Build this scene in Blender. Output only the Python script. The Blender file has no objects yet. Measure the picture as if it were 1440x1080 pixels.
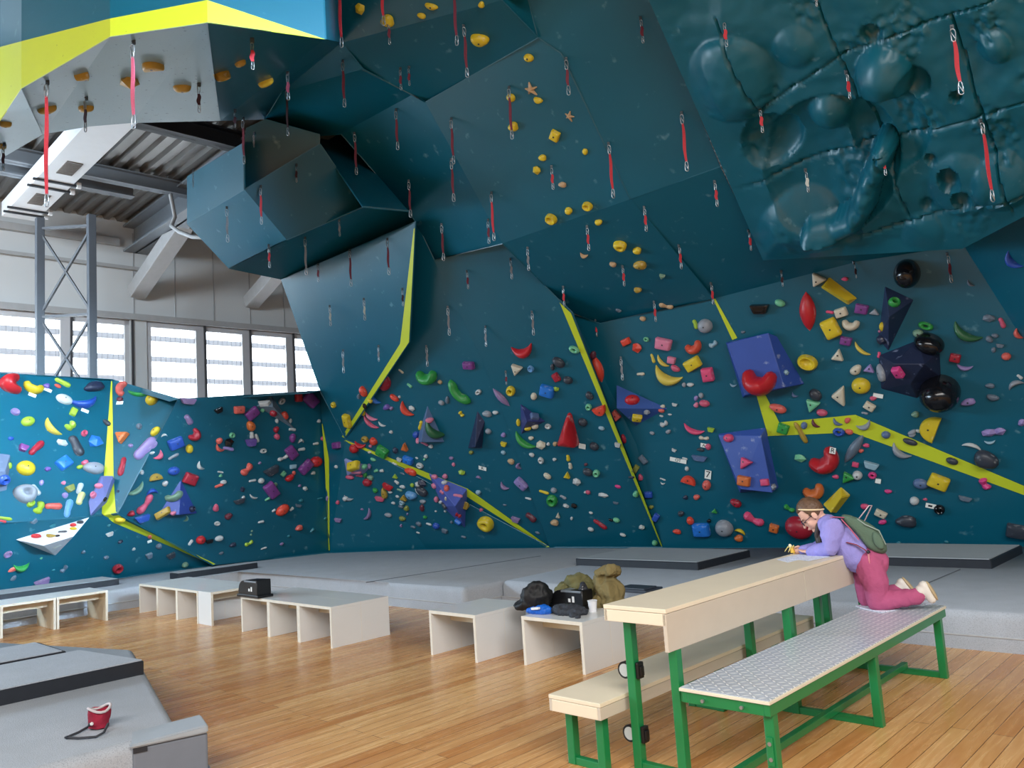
WORLD, LWIN, LWINB, LHIGH, LROOF, LHALL, LRIGHT, EXPO = .26, 1300, 2400, 230, 3100, 400, 190, 0.15
SEATZ = .475
import bpy, bmesh, math, random
from mathutils import Vector, Matrix, noise
random.seed(7)
SC = bpy.context.scene
COL = SC.collection
V3 = Vector
# ------------------------------------------------------------------ camera
FPX, CAMH = 1120.0, 1.6
PITCH, ROLL = math.atan(125 / FPX), math.atan(0.067)
FW = V3((0, math.cos(PITCH), math.sin(PITCH)))
R0 = V3((1, 0, 0)); U0 = V3((0, -math.sin(PITCH), math.cos(PITCH)))
RT = R0 * math.cos(ROLL) - U0 * math.sin(ROLL)
UP = R0 * math.sin(ROLL) + U0 * math.cos(ROLL)
CAM = V3((0, 0, CAMH))
cd = bpy.data.cameras.new('camera'); cam = bpy.data.objects.new('camera', cd); COL.objects.link(cam)
cd.sensor_width = 36.0; cd.lens = 36.0 * FPX / 1440.0; cd.clip_end = 300
cam.matrix_world = Matrix(((RT.x, UP.x, -FW.x, 0), (RT.y, UP.y, -FW.y, 0), (RT.z, UP.z, -FW.z, CAMH), (0, 0, 0, 1)))
SC.camera = cam
def ray(u, v): return FW + RT * ((u - 720) / FPX) + UP * ((540 - v) / FPX)
def Pd(u, v, d): return CAM + ray(u, v) * d
def Pz(u, v, z):
    q = ray(u, v); return CAM + q * ((z - CAMH) / q.z)
def Pn(u, v, p0, n):
    q = ray(u, v); return CAM + q * ((p0 - CAM).dot(n) / q.dot(n))
def proj(P):
    q = P - CAM; d = q.dot(FW); return 720 + FPX * q.dot(RT) / d, 540 - FPX * q.dot(UP) / d, d
YA = math.radians(43.8)
A = V3((math.sin(YA), math.cos(YA), 0)); B = V3((math.cos(YA), -math.sin(YA), 0)); Z = V3((0, 0, 1))

# ------------------------------------------------------------------ materials
MATS = {}
def s2l(c): return tuple(((x / 255) / 12.92 if x / 255 <= .04045 else ((x / 255 + .055) / 1.055) ** 2.4) for x in c)
def base_mat(name):
    m = bpy.data.materials.new(name); m.use_nodes = True
    nt = m.node_tree; b = nt.nodes['Principled BSDF']; return m, nt, b
def mat(name, rgb, rough=.5, metal=0., var=.12, scale=8., bump=0., bscale=60., spec=.5, speck=None, coat=0.):
    """noise-varied principled material; rgb given as sRGB 0-255"""
    if name in MATS: return MATS[name]
    m, nt, b = base_mat(name); N, L = nt.nodes, nt.links
    c = s2l(rgb)
    tc = N.new('ShaderNodeTexCoord'); no = N.new('ShaderNodeTexNoise'); no.inputs['Scale'].default_value = scale; no.inputs['Detail'].default_value = 4
    L.new(tc.outputs['Object'], no.inputs['Vector'])
    mx = N.new('ShaderNodeMix'); mx.data_type = 'RGBA'
    mx.inputs[6].default_value = (*[x * (1 - var) for x in c], 1); mx.inputs[7].default_value = (*[min(1, x * (1 + var)) for x in c], 1)
    L.new(no.outputs['Fac'], mx.inputs[0]); out = mx.outputs[2]
    if speck:
        n2 = N.new('ShaderNodeTexNoise'); n2.inputs['Scale'].default_value = speck[1]; n2.inputs['Detail'].default_value = 6
        L.new(tc.outputs['Object'], n2.inputs['Vector'])
        rp = N.new('ShaderNodeValToRGB'); rp.color_ramp.elements[0].position = speck[2]; rp.color_ramp.elements[1].position = speck[3]
        L.new(n2.outputs['Fac'], rp.inputs[0])
        m2 = N.new('ShaderNodeMix'); m2.data_type = 'RGBA'; L.new(rp.outputs[0], m2.inputs[0]); L.new(out, m2.inputs[6])
        m2.inputs[7].default_value = (*s2l(speck[0]), 1); out = m2.outputs[2]
    L.new(out, b.inputs['Base Color'])
    b.inputs['Roughness'].default_value = rough; b.inputs['Metallic'].default_value = metal
    b.inputs['Specular IOR Level'].default_value = spec; b.inputs['Coat Weight'].default_value = coat
    if bump:
        n3 = N.new('ShaderNodeTexNoise'); n3.inputs['Scale'].default_value = bscale; n3.inputs['Detail'].default_value = 5
        L.new(tc.outputs['Object'], n3.inputs['Vector'])
        bp = N.new('ShaderNodeBump'); bp.inputs['Strength'].default_value = bump; bp.inputs['Distance'].default_value = .02
        L.new(n3.outputs['Fac'], bp.inputs['Height']); L.new(bp.outputs[0], b.inputs['Normal'])
    MATS[name] = m; return m
def wood_floor():
    m, nt, b = base_mat('floorboards'); N, L = nt.nodes, nt.links
    tc = N.new('ShaderNodeTexCoord'); mp = N.new('ShaderNodeMapping')
    mp.inputs['Rotation'].default_value = (0, 0, -(math.pi / 2 - YA))
    L.new(tc.outputs['Object'], mp.inputs['Vector'])
    br = N.new('ShaderNodeTexBrick'); br.offset = .37; br.offset_frequency = 2; br.inputs['Scale'].default_value = 1
    br.inputs['Brick Width'].default_value = 3.1; br.inputs['Row Height'].default_value = .105
    br.inputs['Mortar Size'].default_value = .0022; br.inputs['Mortar Smooth'].default_value = .3; br.inputs['Bias'].default_value = -.1
    br.inputs['Color1'].default_value = (*s2l((204, 144, 84)), 1); br.inputs['Color2'].default_value = (*s2l((234, 188, 128)), 1)
    br.inputs['Mortar'].default_value = (*s2l((112, 72, 40)), 1)
    L.new(mp.outputs[0], br.inputs['Vector'])
    m2 = N.new('ShaderNodeMapping'); m2.inputs['Scale'].default_value = (1.2, 16, 1); L.new(mp.outputs[0], m2.inputs['Vector'])
    g = N.new('ShaderNodeTexNoise'); g.inputs['Scale'].default_value = 1.6; g.inputs['Detail'].default_value = 8; g.inputs['Distortion'].default_value = 1.2
    L.new(m2.outputs[0], g.inputs['Vector'])
    r = N.new('ShaderNodeValToRGB'); r.color_ramp.elements[0].position = .36; r.color_ramp.elements[1].position = .62
    r.color_ramp.elements[0].color = (.86, .76, .66, 1); r.color_ramp.elements[1].color = (1, 1, 1, 1); L.new(g.outputs['Fac'], r.inputs[0])
    mu = N.new('ShaderNodeMix'); mu.data_type = 'RGBA'; mu.blend_type = 'MULTIPLY'; mu.inputs[0].default_value = 1
    L.new(br.outputs['Color'], mu.inputs[6]); L.new(r.outputs[0], mu.inputs[7])
    kn = N.new('ShaderNodeTexVoronoi'); kn.inputs['Scale'].default_value = 2.6; m3 = N.new('ShaderNodeMapping'); m3.inputs['Scale'].default_value = (.55, 1.7, 1)
    L.new(mp.outputs[0], m3.inputs['Vector']); L.new(m3.outputs[0], kn.inputs['Vector'])
    kr = N.new('ShaderNodeValToRGB'); kr.color_ramp.elements[0].position = .03; kr.color_ramp.elements[1].position = .09
    kr.color_ramp.elements[0].color = (.42, .28, .2, 1); kr.color_ramp.elements[1].color = (1, 1, 1, 1); L.new(kn.outputs['Distance'], kr.inputs[0])
    mk = N.new('ShaderNodeMix'); mk.data_type = 'RGBA'; mk.blend_type = 'MULTIPLY'; mk.inputs[0].default_value = .8
    L.new(mu.outputs[2], mk.inputs[6]); L.new(kr.outputs[0], mk.inputs[7])
    L.new(mk.outputs[2], b.inputs['Base Color'])
    rr = N.new('ShaderNodeMapRange'); rr.inputs['To Min'].default_value = .16; rr.inputs['To Max'].default_value = .36
    L.new(g.outputs['Fac'], rr.inputs['Value']); L.new(rr.outputs[0], b.inputs['Roughness'])
    bp = N.new('ShaderNodeBump'); bp.inputs['Strength'].default_value = .35; bp.inputs['Distance'].default_value = .004
    L.new(br.outputs['Fac'], bp.inputs['Height']); bp.invert = True; L.new(bp.outputs[0], b.inputs['Normal'])
    return m
def paint(name, rgb, rough=.38, dots=True):
    """climbing-wall paint: chalk smears plus a grid of small dark T-nut holes"""
    m = mat(name, rgb, rough, var=.10, scale=1.3, bump=.03, bscale=90, speck=((120, 160, 170), 7.0, .66, .92))
    return m
def steel_tread():
    """five-bar style tread plate: short raised bars that alternate in direction"""
    m, nt, b = base_mat('tread_plate'); N, L = nt.nodes, nt.links
    tc = N.new('ShaderNodeTexCoord'); mp = N.new('ShaderNodeMapping'); mp.inputs['Rotation'].default_value = (0, 0, YA); mp.inputs['Scale'].default_value = (24, 24, 24)
    L.new(tc.outputs['Object'], mp.inputs['Vector']); sx = N.new('ShaderNodeSeparateXYZ'); L.new(mp.outputs[0], sx.inputs[0])
    def M(op, a, b_=None):
        n = N.new('ShaderNodeMath'); n.operation = op
        for i, x in enumerate((a, b_)):
            if x is None: continue
            if isinstance(x, (int, float)): n.inputs[i].default_value = x
            else: L.new(x, n.inputs[i])
        return n.outputs[0]
    X, Y = sx.outputs[0], sx.outputs[1]
    fx, fy = M('SUBTRACT', M('FRACT', X), .5), M('SUBTRACT', M('FRACT', Y), .5)
    par = M('MODULO', M('ABSOLUTE', M('ADD', M('FLOOR', X), M('FLOOR', Y))), 2)
    u, v = M('ADD', fx, fy), M('SUBTRACT', fx, fy)
    a1 = M('ADD', M('MULTIPLY', M('MULTIPLY', u, u), 9), M('MULTIPLY', v, v)); a2 = M('ADD', M('MULTIPLY', M('MULTIPLY', v, v), 9), M('MULTIPLY', u, u))
    d = M('ADD', M('MULTIPLY', a1, M('SUBTRACT', 1, par)), M('MULTIPLY', a2, par))
    mr = N.new('ShaderNodeMapRange'); mr.inputs['From Min'].default_value = .55; mr.inputs['From Max'].default_value = .30; L.new(d, mr.inputs['Value'])
    mx = N.new('ShaderNodeMix'); mx.data_type = 'RGBA'; mx.inputs[6].default_value = (*s2l((188, 196, 208)), 1); mx.inputs[7].default_value = (*s2l((248, 250, 252)), 1)
    L.new(mr.outputs[0], mx.inputs[0]); L.new(mx.outputs[2], b.inputs['Base Color'])
    b.inputs['Metallic'].default_value = .12; b.inputs['Roughness'].default_value = .28
    bp = N.new('ShaderNodeBump'); bp.inputs['Strength'].default_value = .9; bp.inputs['Distance'].default_value = .006
    L.new(mr.outputs[0], bp.inputs['Height']); L.new(bp.outputs[0], b.inputs['Normal']); return m
def mesh_screen():
    """window pane: clear glass with the thin wire mesh and louvre lines the photo shows"""
    m, nt, b = base_mat('window_glass'); N, L = nt.nodes, nt.links
    b.inputs['Transmission Weight'].default_value = 1; b.inputs['Roughness'].default_value = 0; b.inputs['IOR'].default_value = 1.01
    b.inputs['Base Color'].default_value = (.96, .98, 1, 1)
    return m
def finish(bm, name, m, parent=None, smooth=None, loc=None):
    bmesh.ops.recalc_face_normals(bm, faces=bm.faces)
    me = bpy.data.meshes.new(name); bm.to_mesh(me); bm.free()
    if smooth is not None:
        me.set_sharp_from_angle(angle=math.radians(smooth)) if smooth > 0 else None
        for p in me.polygons: p.use_smooth = smooth > 0
    for x in (m if isinstance(m, (list, tuple)) else [m]): me.materials.append(x)
    o = bpy.data.objects.new(name, me); COL.objects.link(o)
    if parent: o.parent = parent
    return o
def empty(name, loc, rz=0):
    o = bpy.data.objects.new(name, None); COL.objects.link(o); o.location = loc; o.rotation_euler.z = rz; o.empty_display_size = .1; return o
def tag(o, label=None, cat=None, group=None, kind=None):
    if label: o['label'] = label
    if cat: o['category'] = cat
    if group: o['group'] = group
    if kind: o['kind'] = kind
    return o
def struct(o): o['kind'] = 'structure'; return o
# ------------------------------------------------------------------ shape helpers (all add to a bmesh)
def box(bm, o, ex, ey, ez, bev=0.):
    """box from corner o along three edge vectors"""
    vs = [bm.verts.new(o + ex * i + ey * j + ez * k) for i in (0, 1) for j in (0, 1) for k in (0, 1)]
    f = [bm.faces.new([vs[i] for i in q]) for q in ((0, 1, 3, 2), (4, 6, 7, 5), (0, 4, 5, 1), (2, 3, 7, 6), (0, 2, 6, 4), (1, 5, 7, 3))]
    if bev:
        es = list({e for x in f for e in x.edges})
        bmesh.ops.bevel(bm, geom=es, offset=bev, segments=2, profile=.6, affect='EDGES')
    return f
def bar(bm, p, q, w, h=None, up=Z, bev=0.):
    h = h or w; d = (q - p); x = d.normalized(); s = x.cross(up)
    if s.length < 1e-4: s = x.cross(V3((.69, .72, 0)))
    s.normalize(); t = s.cross(x)
    box(bm, p - s * w / 2 - t * h / 2, d, s * w, t * h, bev)
def tube(bm, pts, rad, seg=10, cap=True, flat=1.0, up=None):
    """swept tube with per-point radii, rounded ends"""
    pts = [V3(p) for p in pts]; rad = list(rad) if isinstance(rad, (list, tuple)) else [rad] * len(pts)
    if cap:
        d0 = (pts[0] - pts[1]).normalized(); d1 = (pts[-1] - pts[-2]).normalized(); a, b_ = pts[0], pts[-1]; ra, rb = rad[0], rad[-1]
        pts = [a + d0 * ra * .92, a + d0 * ra * .6] + pts + [b_ + d1 * rb * .6, b_ + d1 * rb * .92]; rad = [ra * .38, ra * .8] + rad + [rb * .8, rb * .38]
    rings = []; nrm = None
    for i, p in enumerate(pts):
        t = (pts[min(i + 1, len(pts) - 1)] - pts[max(i - 1, 0)]).normalized()
        if nrm is None:
            nrm = up if up is not None else (V3((0, 0, 1)) if abs(t.z) < .9 else V3((1, 0, 0)))
        nrm = (nrm - t * nrm.dot(t)).normalized(); bi = t.cross(nrm)
        rings.append([bm.verts.new(p + (nrm * math.cos(a) * flat + bi * math.sin(a)) * rad[i]) for a in [2 * math.pi * k / seg for k in range(seg)]])
    for r1, r2 in zip(rings, rings[1:]):
        for k in range(seg): bm.faces.new((r1[k], r1[(k + 1) % seg], r2[(k + 1) % seg], r2[k]))
    bm.faces.new(rings[0][::-1]); bm.faces.new(rings[-1])
def ball(bm, c, r, sub=2, mtx=None):
    c = V3(c); s = r if isinstance(r, (tuple, list, Vector)) else (r, r, r)
    M = Matrix.Translation(c) @ (mtx.to_4x4() if mtx else Matrix.Identity(4)) @ Matrix.Diagonal((*s, 1))
    return bmesh.ops.create_icosphere(bm, subdivisions=sub, radius=1, matrix=M)['verts']
def cyl(bm, p, q, r0, r1=None, seg=20):
    r1 = r0 if r1 is None else r1; d = (q - p).normalized(); s = d.orthogonal().normalized(); t = d.cross(s)
    a = [bm.verts.new(p + (s * math.cos(x) + t * math.sin(x)) * r0) for x in [2 * math.pi * k / seg for k in range(seg)]]
    b = [bm.verts.new(q + (s * math.cos(x) + t * math.sin(x)) * r1) for x in [2 * math.pi * k / seg for k in range(seg)]]
    for k in range(seg): bm.faces.new((a[k], a[(k + 1) % seg], b[(k + 1) % seg], b[k]))
    bm.faces.new(a[::-1]); bm.faces.new(b)
def prism(bm, poly, z0, z1, bev=0., seg=3):
    """vertical prism over an xy polygon; top edge rounded by bev"""
    lo = [bm.verts.new((p[0], p[1], z0)) for p in poly]; hi = [bm.verts.new((p[0], p[1], z1)) for p in poly]
    n = len(poly)
    for k in range(n): bm.faces.new((lo[k], lo[(k + 1) % n], hi[(k + 1) % n], hi[k]))
    bm.faces.new(lo[::-1]); top = bm.faces.new(hi)
    if bev: bmesh.ops.bevel(bm, geom=list(top.edges) + [e for e in bm.edges if (e.verts[0].co - e.verts[1].co).to_2d().length < 1e-6], offset=bev, segments=seg, profile=.5, affect='EDGES')
def remeshed(o, vox, smooth=2, sub=False):
    md = o.modifiers.new('remesh', 'REMESH'); md.mode = 'VOXEL'; md.voxel_size = vox; md.use_smooth_shade = True
    if smooth:
        sm = o.modifiers.new('smooth', 'SMOOTH'); sm.factor = .5; sm.iterations = smooth
    return o
def crumple(o, amp, freq, stretch=(1, 1, 1), seed=0, smooth=1):
    """bake the modifiers, then push the cloth into ridged folds"""
    bpy.context.view_layer.update(); dg = bpy.context.evaluated_depsgraph_get()
    me = bpy.data.meshes.new_from_object(o.evaluated_get(dg)); mats = list(o.data.materials); o.modifiers.clear(); o.data = me
    me.materials.clear()
    for m in mats: me.materials.append(m)
    nrm = [v.normal.copy() for v in me.vertices]; S = V3(stretch); off = V3((seed * 3.1, seed * 1.3, seed * 2.2))
    for v, n in zip(me.vertices, nrm):
        p = v.co * S; w = noise.noise_vector(p * freq * .5 + off) * .35
        d = 0; a = 1.0; f = freq
        for k in range(3): d += a * (abs(noise.noise((p + w / freq) * f + off)) * 2.2 - .6); a *= .5; f *= 2.1
        v.co += n * (-d * amp)
    for p in me.polygons: p.use_smooth = True
    if smooth:
        sm = o.modifiers.new('smooth', 'SMOOTH'); sm.factor = .5; sm.iterations = smooth
    return o
def rough_up(bm, amp, sc, seed=0):
    for v in bm.verts: v.co += noise.noise_vector(v.co * sc + V3((seed, seed * 1.7, 3))) * amp
# ------------------------------------------------------------------ room shell
DS = 1.04
M_floor = wood_floor()
bm = bmesh.new(); c0 = A * 6 + V3((0, 0, 0))
box(bm, V3((-26, -14, -.1)), V3((44, 0, 0)), V3((0, 44, 0)), V3((0, 0, .1)))
struct(finish(bm, 'floor', M_floor))
teal = paint('teal_paint', (8, 86, 107), .32)
pale = mat('teal_painted_sheen', (122, 152, 166), .4, var=.10, scale=2, bump=.03, speck=((60, 84, 96), 30, .66, .72))  # window sheen on the teal underside panels, painted into their colour
lime_p = mat('lime_stripe_paint', (188, 200, 40), .45, var=.06, scale=3, speck=((120, 130, 40), 25, .70, .76))
blue_p = teal
white_wall = mat('white_cladding', (212, 216, 218), .6, var=.05, scale=1)
TRI = []          # wall triangles that a ray through a pixel can be tested on
def hz(u): return 665 - .067 * (u - 728)
def D(u, v): return 1.3 * FPX / (v - hz(u))
VX = {}
def vx(u, v, d, key=None): VX[key or (u, v)] = Pd(u, v, d * DS); return VX[key or (u, v)]
FACETS = []
def facet(name, polys, m, th=.012): FACETS.append((name, polys, m, th))
LOCK = set()
def flat_poly(poly, free=False):
    """corner points of one panel, moved along their sight lines on to the panel's plane so that the sheet is flat;
    corners already fixed by a neighbouring panel keep their place where the plane can pass through them"""
    pts = [VX[k] if not isinstance(k, Vector) else k for k in poly]
    lk = [False if free else isinstance(k, Vector) or k in LOCK or (isinstance(k, str) and k[0] in 'bf') for k in poly]
    if len(pts) == 3:
        LOCK.update(k for k in poly if not isinstance(k, Vector)); return pts
    def newell(q):
        n = V3(); c = sum(q, V3()) / len(q)
        for i in range(len(q)): n += (q[i] - c).cross(q[(i + 1) % len(q)] - c)
        return n
    c = sum(pts, V3()) / len(pts); n = newell(pts).normalized(); L_ = [p for p, l in zip(pts, lk) if l]
    if len(L_) >= 3 and newell(L_).length > 1.5: n = newell(L_).normalized(); c = sum(L_, V3()) / len(L_)
    elif len(L_) >= 2:
        d = (L_[-1] - L_[0]).normalized(); n = (n - d * n.dot(d)).normalized(); c = sum(L_, V3()) / len(L_)
    elif len(L_) == 1: c = L_[0]
    if free: c = CAM + (c - CAM) * .975
    out = []
    for p, k, l in zip(pts, poly, lk):
        d = p - CAM; t = (c - CAM).dot(n) / d.dot(n); q = CAM + d * max(.88, min(1.14, t)); out.append(q)
        if not l and not free: VX[k] = q; LOCK.add(k)
    return out
def build_facets():
    """each wall section is one mesh of flat panels; where two panels meet at different depth a return strip closes the joint"""
    edges = {}; done = []
    rank = ['wall_left', 'wall_side', 'wall_back', 'wall_right', 'wall_overhang_lower', 'wall_overhang_middle', 'wall_middle', 'wall_corner', 'wall_lit', 'wall_overhang_upper', 'wall_arm']
    for name, polys, m, th in sorted(FACETS, key=lambda f: rank.index(f[0]) if f[0] in rank else 99):
        bm = bmesh.new(); faces = []
        for poly in polys:
            free = poly[0] == '*'
            if free: poly = poly[1:]
            pts = flat_poly(poly, free); faces.append(bm.faces.new([bm.verts.new(p) for p in pts])); n = len(poly)
            for i in range(n):
                ka, kb = poly[i], poly[(i + 1) % n]
                if isinstance(ka, Vector) or isinstance(kb, Vector): continue
                key = tuple(sorted((str(ka), str(kb)))); pa, pb = pts[i], pts[(i + 1) % n]
                if str(ka) > str(kb): pa, pb = pb, pa
                edges.setdefault(key, []).append((pa, pb, name))
        bmesh.ops.triangulate(bm, faces=[f for f in bm.faces if len(f.verts) > 3])
        for f in bm.faces:
            q = [v.co.copy() for v in f.verts]; n = (q[1] - q[0]).cross(q[2] - q[0]).normalized()
            if n.dot(CAM - q[0]) < 0: n = -n; f.normal_flip()
            TRI.append((*q, n, name))
        done.append((name, bm, m, th))
    for name, bm, m, th in done:
        for key, lst in edges.items():
            if len(lst) == 2 and lst[0][2] == name:
                (a, b, _), (c, d, _) = lst
                if (a - c).length > .004 or (b - d).length > .004:
                    q = [a, b, d, c]; vs = []
                    for x in q:
                        if not any((x - y.co).length < 1e-5 for y in vs): vs.append(bm.verts.new(x))
                    if len(vs) >= 3: bm.faces.new(vs)
        me = bpy.data.meshes.new(name); bm.to_mesh(me); bm.free(); me.materials.append(m)
        o = bpy.data.objects.new(name, me); COL.objects.link(o)
        sd = o.modifiers.new('thickness', 'SOLIDIFY'); sd.thickness = th; sd.offset = -1; struct(o)
def hit(u, v):
    q = ray(u, v); best = None
    for a, b, c, n, nm in TRI:
        den = q.dot(n)
        if abs(den) < 1e-9: continue
        t = (a - CAM).dot(n) / den
        if t <= .1 or (best and t >= best[0]): continue
        p = CAM + q * t
        e0, e1, e2 = (b - a).cross(p - a), (c - b).cross(p - b), (a - c).cross(p - c)
        if (e0.dot(n) >= -1e-6 and e1.dot(n) >= -1e-6 and e2.dot(n) >= -1e-6) or (e0.dot(n) <= 1e-6 and e1.dot(n) <= 1e-6 and e2.dot(n) <= 1e-6):
            best = (t, p, n, nm)
    return best
# --- corner points: pixel of the photograph + distance -> a place in the gym
for u, v, d in [(-160, 515, 11.2), (0, 525, 12.15), (157, 534, 13.3), (250, 561, 13.7), (450, 549, 14.4), (-160, 745, 10.3), (0, 735, 11.35), (143, 725, 12.5), (165, 722, 12.65),
                (395, 393, 13.5), (585, 312, 11.6), (577, 480, 13.1), (486, 617, 14.2), (437, 525, 14.0), (610, 365, 11.5), (680, 510, 12.35), (700, 560, 12.55), (707, 342, 10.5), (787, 422, 11.0), (805, 440, 11.0),
                (845, 455, 11.3), (887, 280, 9.2), (1003, 420, 10.4), (1013, 235, 8.7), (1075, 362, 9.5), (1210, 367, 9.3), (1355, 345, 8.4), (1440, 300, 6.9), (1440, 480, 8.0),
                (895, 625, 11.65), (1085, 602, 10.6), (1205, 590, 9.95), (1440, 685, 9.05), (598, 143, 9.7), (757, 52, 8.4), (790, 75, 8.55), (580, 133, 9.9), (480, 188, 10.6), (575, 297, 11.6), (510, 97, 9.6), (395, 130, 10.0),
                (707, 0, 8.05), (740, -10, 7.95), (917, 0, 7.4), (740, -90, 7.5), (890, -90, 6.95), (480, 60, 8.9), (470, -90, 8.3), (640, -90, 7.6),
                (450, 190, 10.5), (510, 291, 11.0), (372, 168, 10.2)]:
    vx(u, v, d)
for u in (-160, 0, 300, 464, 600, 773, 932, 1200, 1440, 1620):
    v = {-160: 857, 0: 835, 300: 795, 464: 777, 600: 772, 773: 770, 932: 770, 1200: 769, 1440: 768, 1620: 766}[u]
    P = Pz(u, v, .3); VX['b%d' % u] = P; VX['f%d' % u] = V3((P.x, P.y, .0))
vx(1620, 200, 5.2); vx(1620, 480, 6.6); vx(1620, 700, 8.1)
_p = [VX['b300'], VX['b464'], Pd(450, 549, 13.9 * DS)]; _n = (_p[1] - _p[0]).cross(_p[2] - _p[0]).normalized()
for k in ((450, 549), (250, 561), (165, 722)): VX[k] = Pn(*k, _p[0], _n)
def skirt(a, b): return ['b%d' % a, 'b%d' % b, 'f%d' % b, 'f%d' % a]
# low left wall, blue: top slopes back, foot upright; return panel; dark side panel
back = V3((-.25, .26, 0))
facet('wall_left', [[(-160, 515), (0, 525), (0, 735), (-160, 745)], [(0, 525), (157, 534), (143, 725), (0, 735)], [(-160, 745), (0, 735), 'b0', 'b-160'], [(0, 735), (143, 725), 'b300', 'b0'],
                    [(157, 534), (250, 561), (165, 722), (143, 725)], [(165, 722), 'b300', (143, 725)], skirt(-160, 0), skirt(0, 300),
                    [(-160, 515), (0, 525), VX[(0, 525)] + back, VX[(-160, 515)] + back], [(0, 525), (157, 534), VX[(157, 534)] + back, VX[(0, 525)] + back], [(157, 534), (250, 561), VX[(250, 561)] + back, VX[(157, 534)] + back]], teal)
facet('wall_side', [[(250, 561), (450, 549), 'b464', 'b300', (165, 722)], skirt(300, 464), [(250, 561), (450, 549), VX[(450, 549)] + back, VX[(250, 561)] + back]], teal)
facet('wall_corner', [['*', (395, 393), (585, 312), (577, 480), (486, 617), (450, 549)], [(450, 549), (486, 617), 'b464'], [(486, 617), 'b600', 'b464'], [(486, 617), 'b773', 'b600'], skirt(464, 600), skirt(600, 773)], teal)
facet('wall_middle', [[(585, 312), (610, 365), (680, 510), (700, 560), 'b773', (486, 617), (577, 480)], [(610, 365), (707, 342), (787, 422), (805, 440), 'b932', 'b773', (700, 560), (680, 510)], skirt(773, 932)], teal)
facet('wall_back', [[(895, 625), (1085, 602), (1205, 590), (1440, 685), 'b1440', 'b1200', 'b932'], [(805, 440), (845, 455), (1003, 420), (1085, 602), (895, 625)], [(805, 440), (895, 625), 'b932'],
                    [(1440, 685), (1620, 700), 'b1620', 'b1440'], skirt(932, 1200), skirt(1200, 1440), skirt(1440, 1620)], teal)
facet('wall_right', [[(1003, 420), (1210, 367), (1205, 590), (1085, 602)], [(1210, 367), (1355, 345), (1440, 480), (1440, 685), (1205, 590)], [(1440, 480), (1620, 480), (1620, 700), (1440, 685)]], teal)
facet('wall_lit', [[(1355, 345), (1440, 300), (1620, 200), (1620, 480), (1440, 480)]], teal)
facet('wall_overhang_lower', [[(707, 342), (887, 280), (1003, 420), (845, 455), (805, 440), (787, 422)], [(887, 280), (1013, 235), (1075, 362), (1210, 367), (1003, 420)], [(1075, 362), (1355, 345), (1210, 367)]], teal)
facet('wall_overhang_middle', [[(598, 143), (757, 52), (790, 75), (887, 280), (707, 342)], [(757, 52), (740, -10), (917, 0), (1013, 235), (887, 280), (790, 75)], [(740, -10), (740, -90), (890, -90), (917, 0)],
                               [(580, 133), (598, 143), (707, 342), (610, 365), (585, 312), (575, 297), (480, 188)]], teal)
facet('wall_overhang_upper', [[(480, 188), (580, 133), (510, 97), (395, 130), (372, 168), (450, 190)], [(510, 97), (580, 133), (598, 143), (757, 52), (707, 0), (480, 60)], [(395, 130), (510, 97), (480, 60)],
                              [(480, 60), (707, 0), (640, -90), (470, -90)], [(707, 0), (740, -10), (757, 52)], [(707, 0), (740, -10), (740, -90), (640, -90)]], teal)
# the boxed arm in the upper middle
vx(263, 248, 11.4); vx(263, 315, 11.6); vx(343, 200, 10.2); vx(344, 267, 10.4); vx(450, 203, 10.0); vx(403, 337, 11.0); vx(322, 378, 12.2); vx(346, 180, 10.3)
facet('wall_arm', [[(263, 248), (343, 200), (344, 267), (263, 315)], [(343, 200), (346, 180), (372, 168), (450, 190), (450, 203), (344, 267)], [(344, 267), (450, 203), (510, 291), (403, 337)],
                   [(263, 315), (344, 267), (403, 337), (322, 378)], [(322, 378), (403, 337), (510, 291), (575, 297), (585, 312), (395, 393)], [(450, 190), (480, 188), (575, 297), (510, 291), (450, 203)]], teal)
# near overhang at the upper left: upright blue face with a lime band, teal panels underneath with their sheen painted pale
def ceil_pt(u, v, z): VX[(u, v)] = Pz(u, v, z); return VX[(u, v)]
for u, v, z in [(-160, 330, 5.0), (0, 170, 5.05), (30, 125, 5.05), (155, 52, 5.05), (292, 32, 5.05), (457, 55, 5.1), (-160, 300, 5.25), (0, 224, 5.3), (60, 189, 5.18), (125, 178, 5.38), (185, 173, 5.2), (310, 170, 5.36), (372, 168, None)]:
    if z: ceil_pt(u, v, z)
VX['n_up0'] = Pn(0, 66, VX[(0, 170)], V3((0, 1, 0)))
def above(k, u, v):   # point straight up from a ceiling-edge corner, seen at pixel row v
    p = VX[k]; n = V3((0, 1, 0)); return V3((p.x, p.y, Pn(u, v, p, V3((FW.x, FW.y, 0)).normalized()).z))
VX['up0'] = above((0, 170), 0, 66); VX['up30'] = above((30, 125), 30, 58); VX['up155'] = above((155, 52), 155, 26); VX['up292'] = above((292, 32), 292, 0)
for k, z in (('t0', (0, 170)), ('t30', (30, 125)), ('t155', (155, 52)), ('t292', (292, 32)), ('t457', (457, 55)), ('tm', (-160, 330))):
    p = VX[z]; VX[k] = V3((p.x, p.y, 7.6))
VX['upm'] = VX['up0'] + (VX[(-160, 330)] - VX[(0, 170)])
facet('wall_overhang_front', [['upm', 'up0', 't0', 'tm'], ['up0', 'up30', 't30', 't0'], ['up30', 'up155', 't155', 't30'], ['up155', 'up292', 't292', 't155'], ['up292', (457, 55), 't457', 't292']], blue_p)
facet('trim_1', [['upm', 'up0', (0, 170), (-160, 330)], ['up0', 'up30', (30, 125), (0, 170)], ['up30', 'up155', (155, 52), (30, 125)], ['up155', 'up292', (292, 32), (155, 52)], ['up292', (457, 55), (292, 32)]], lime_p, .004)
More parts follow.
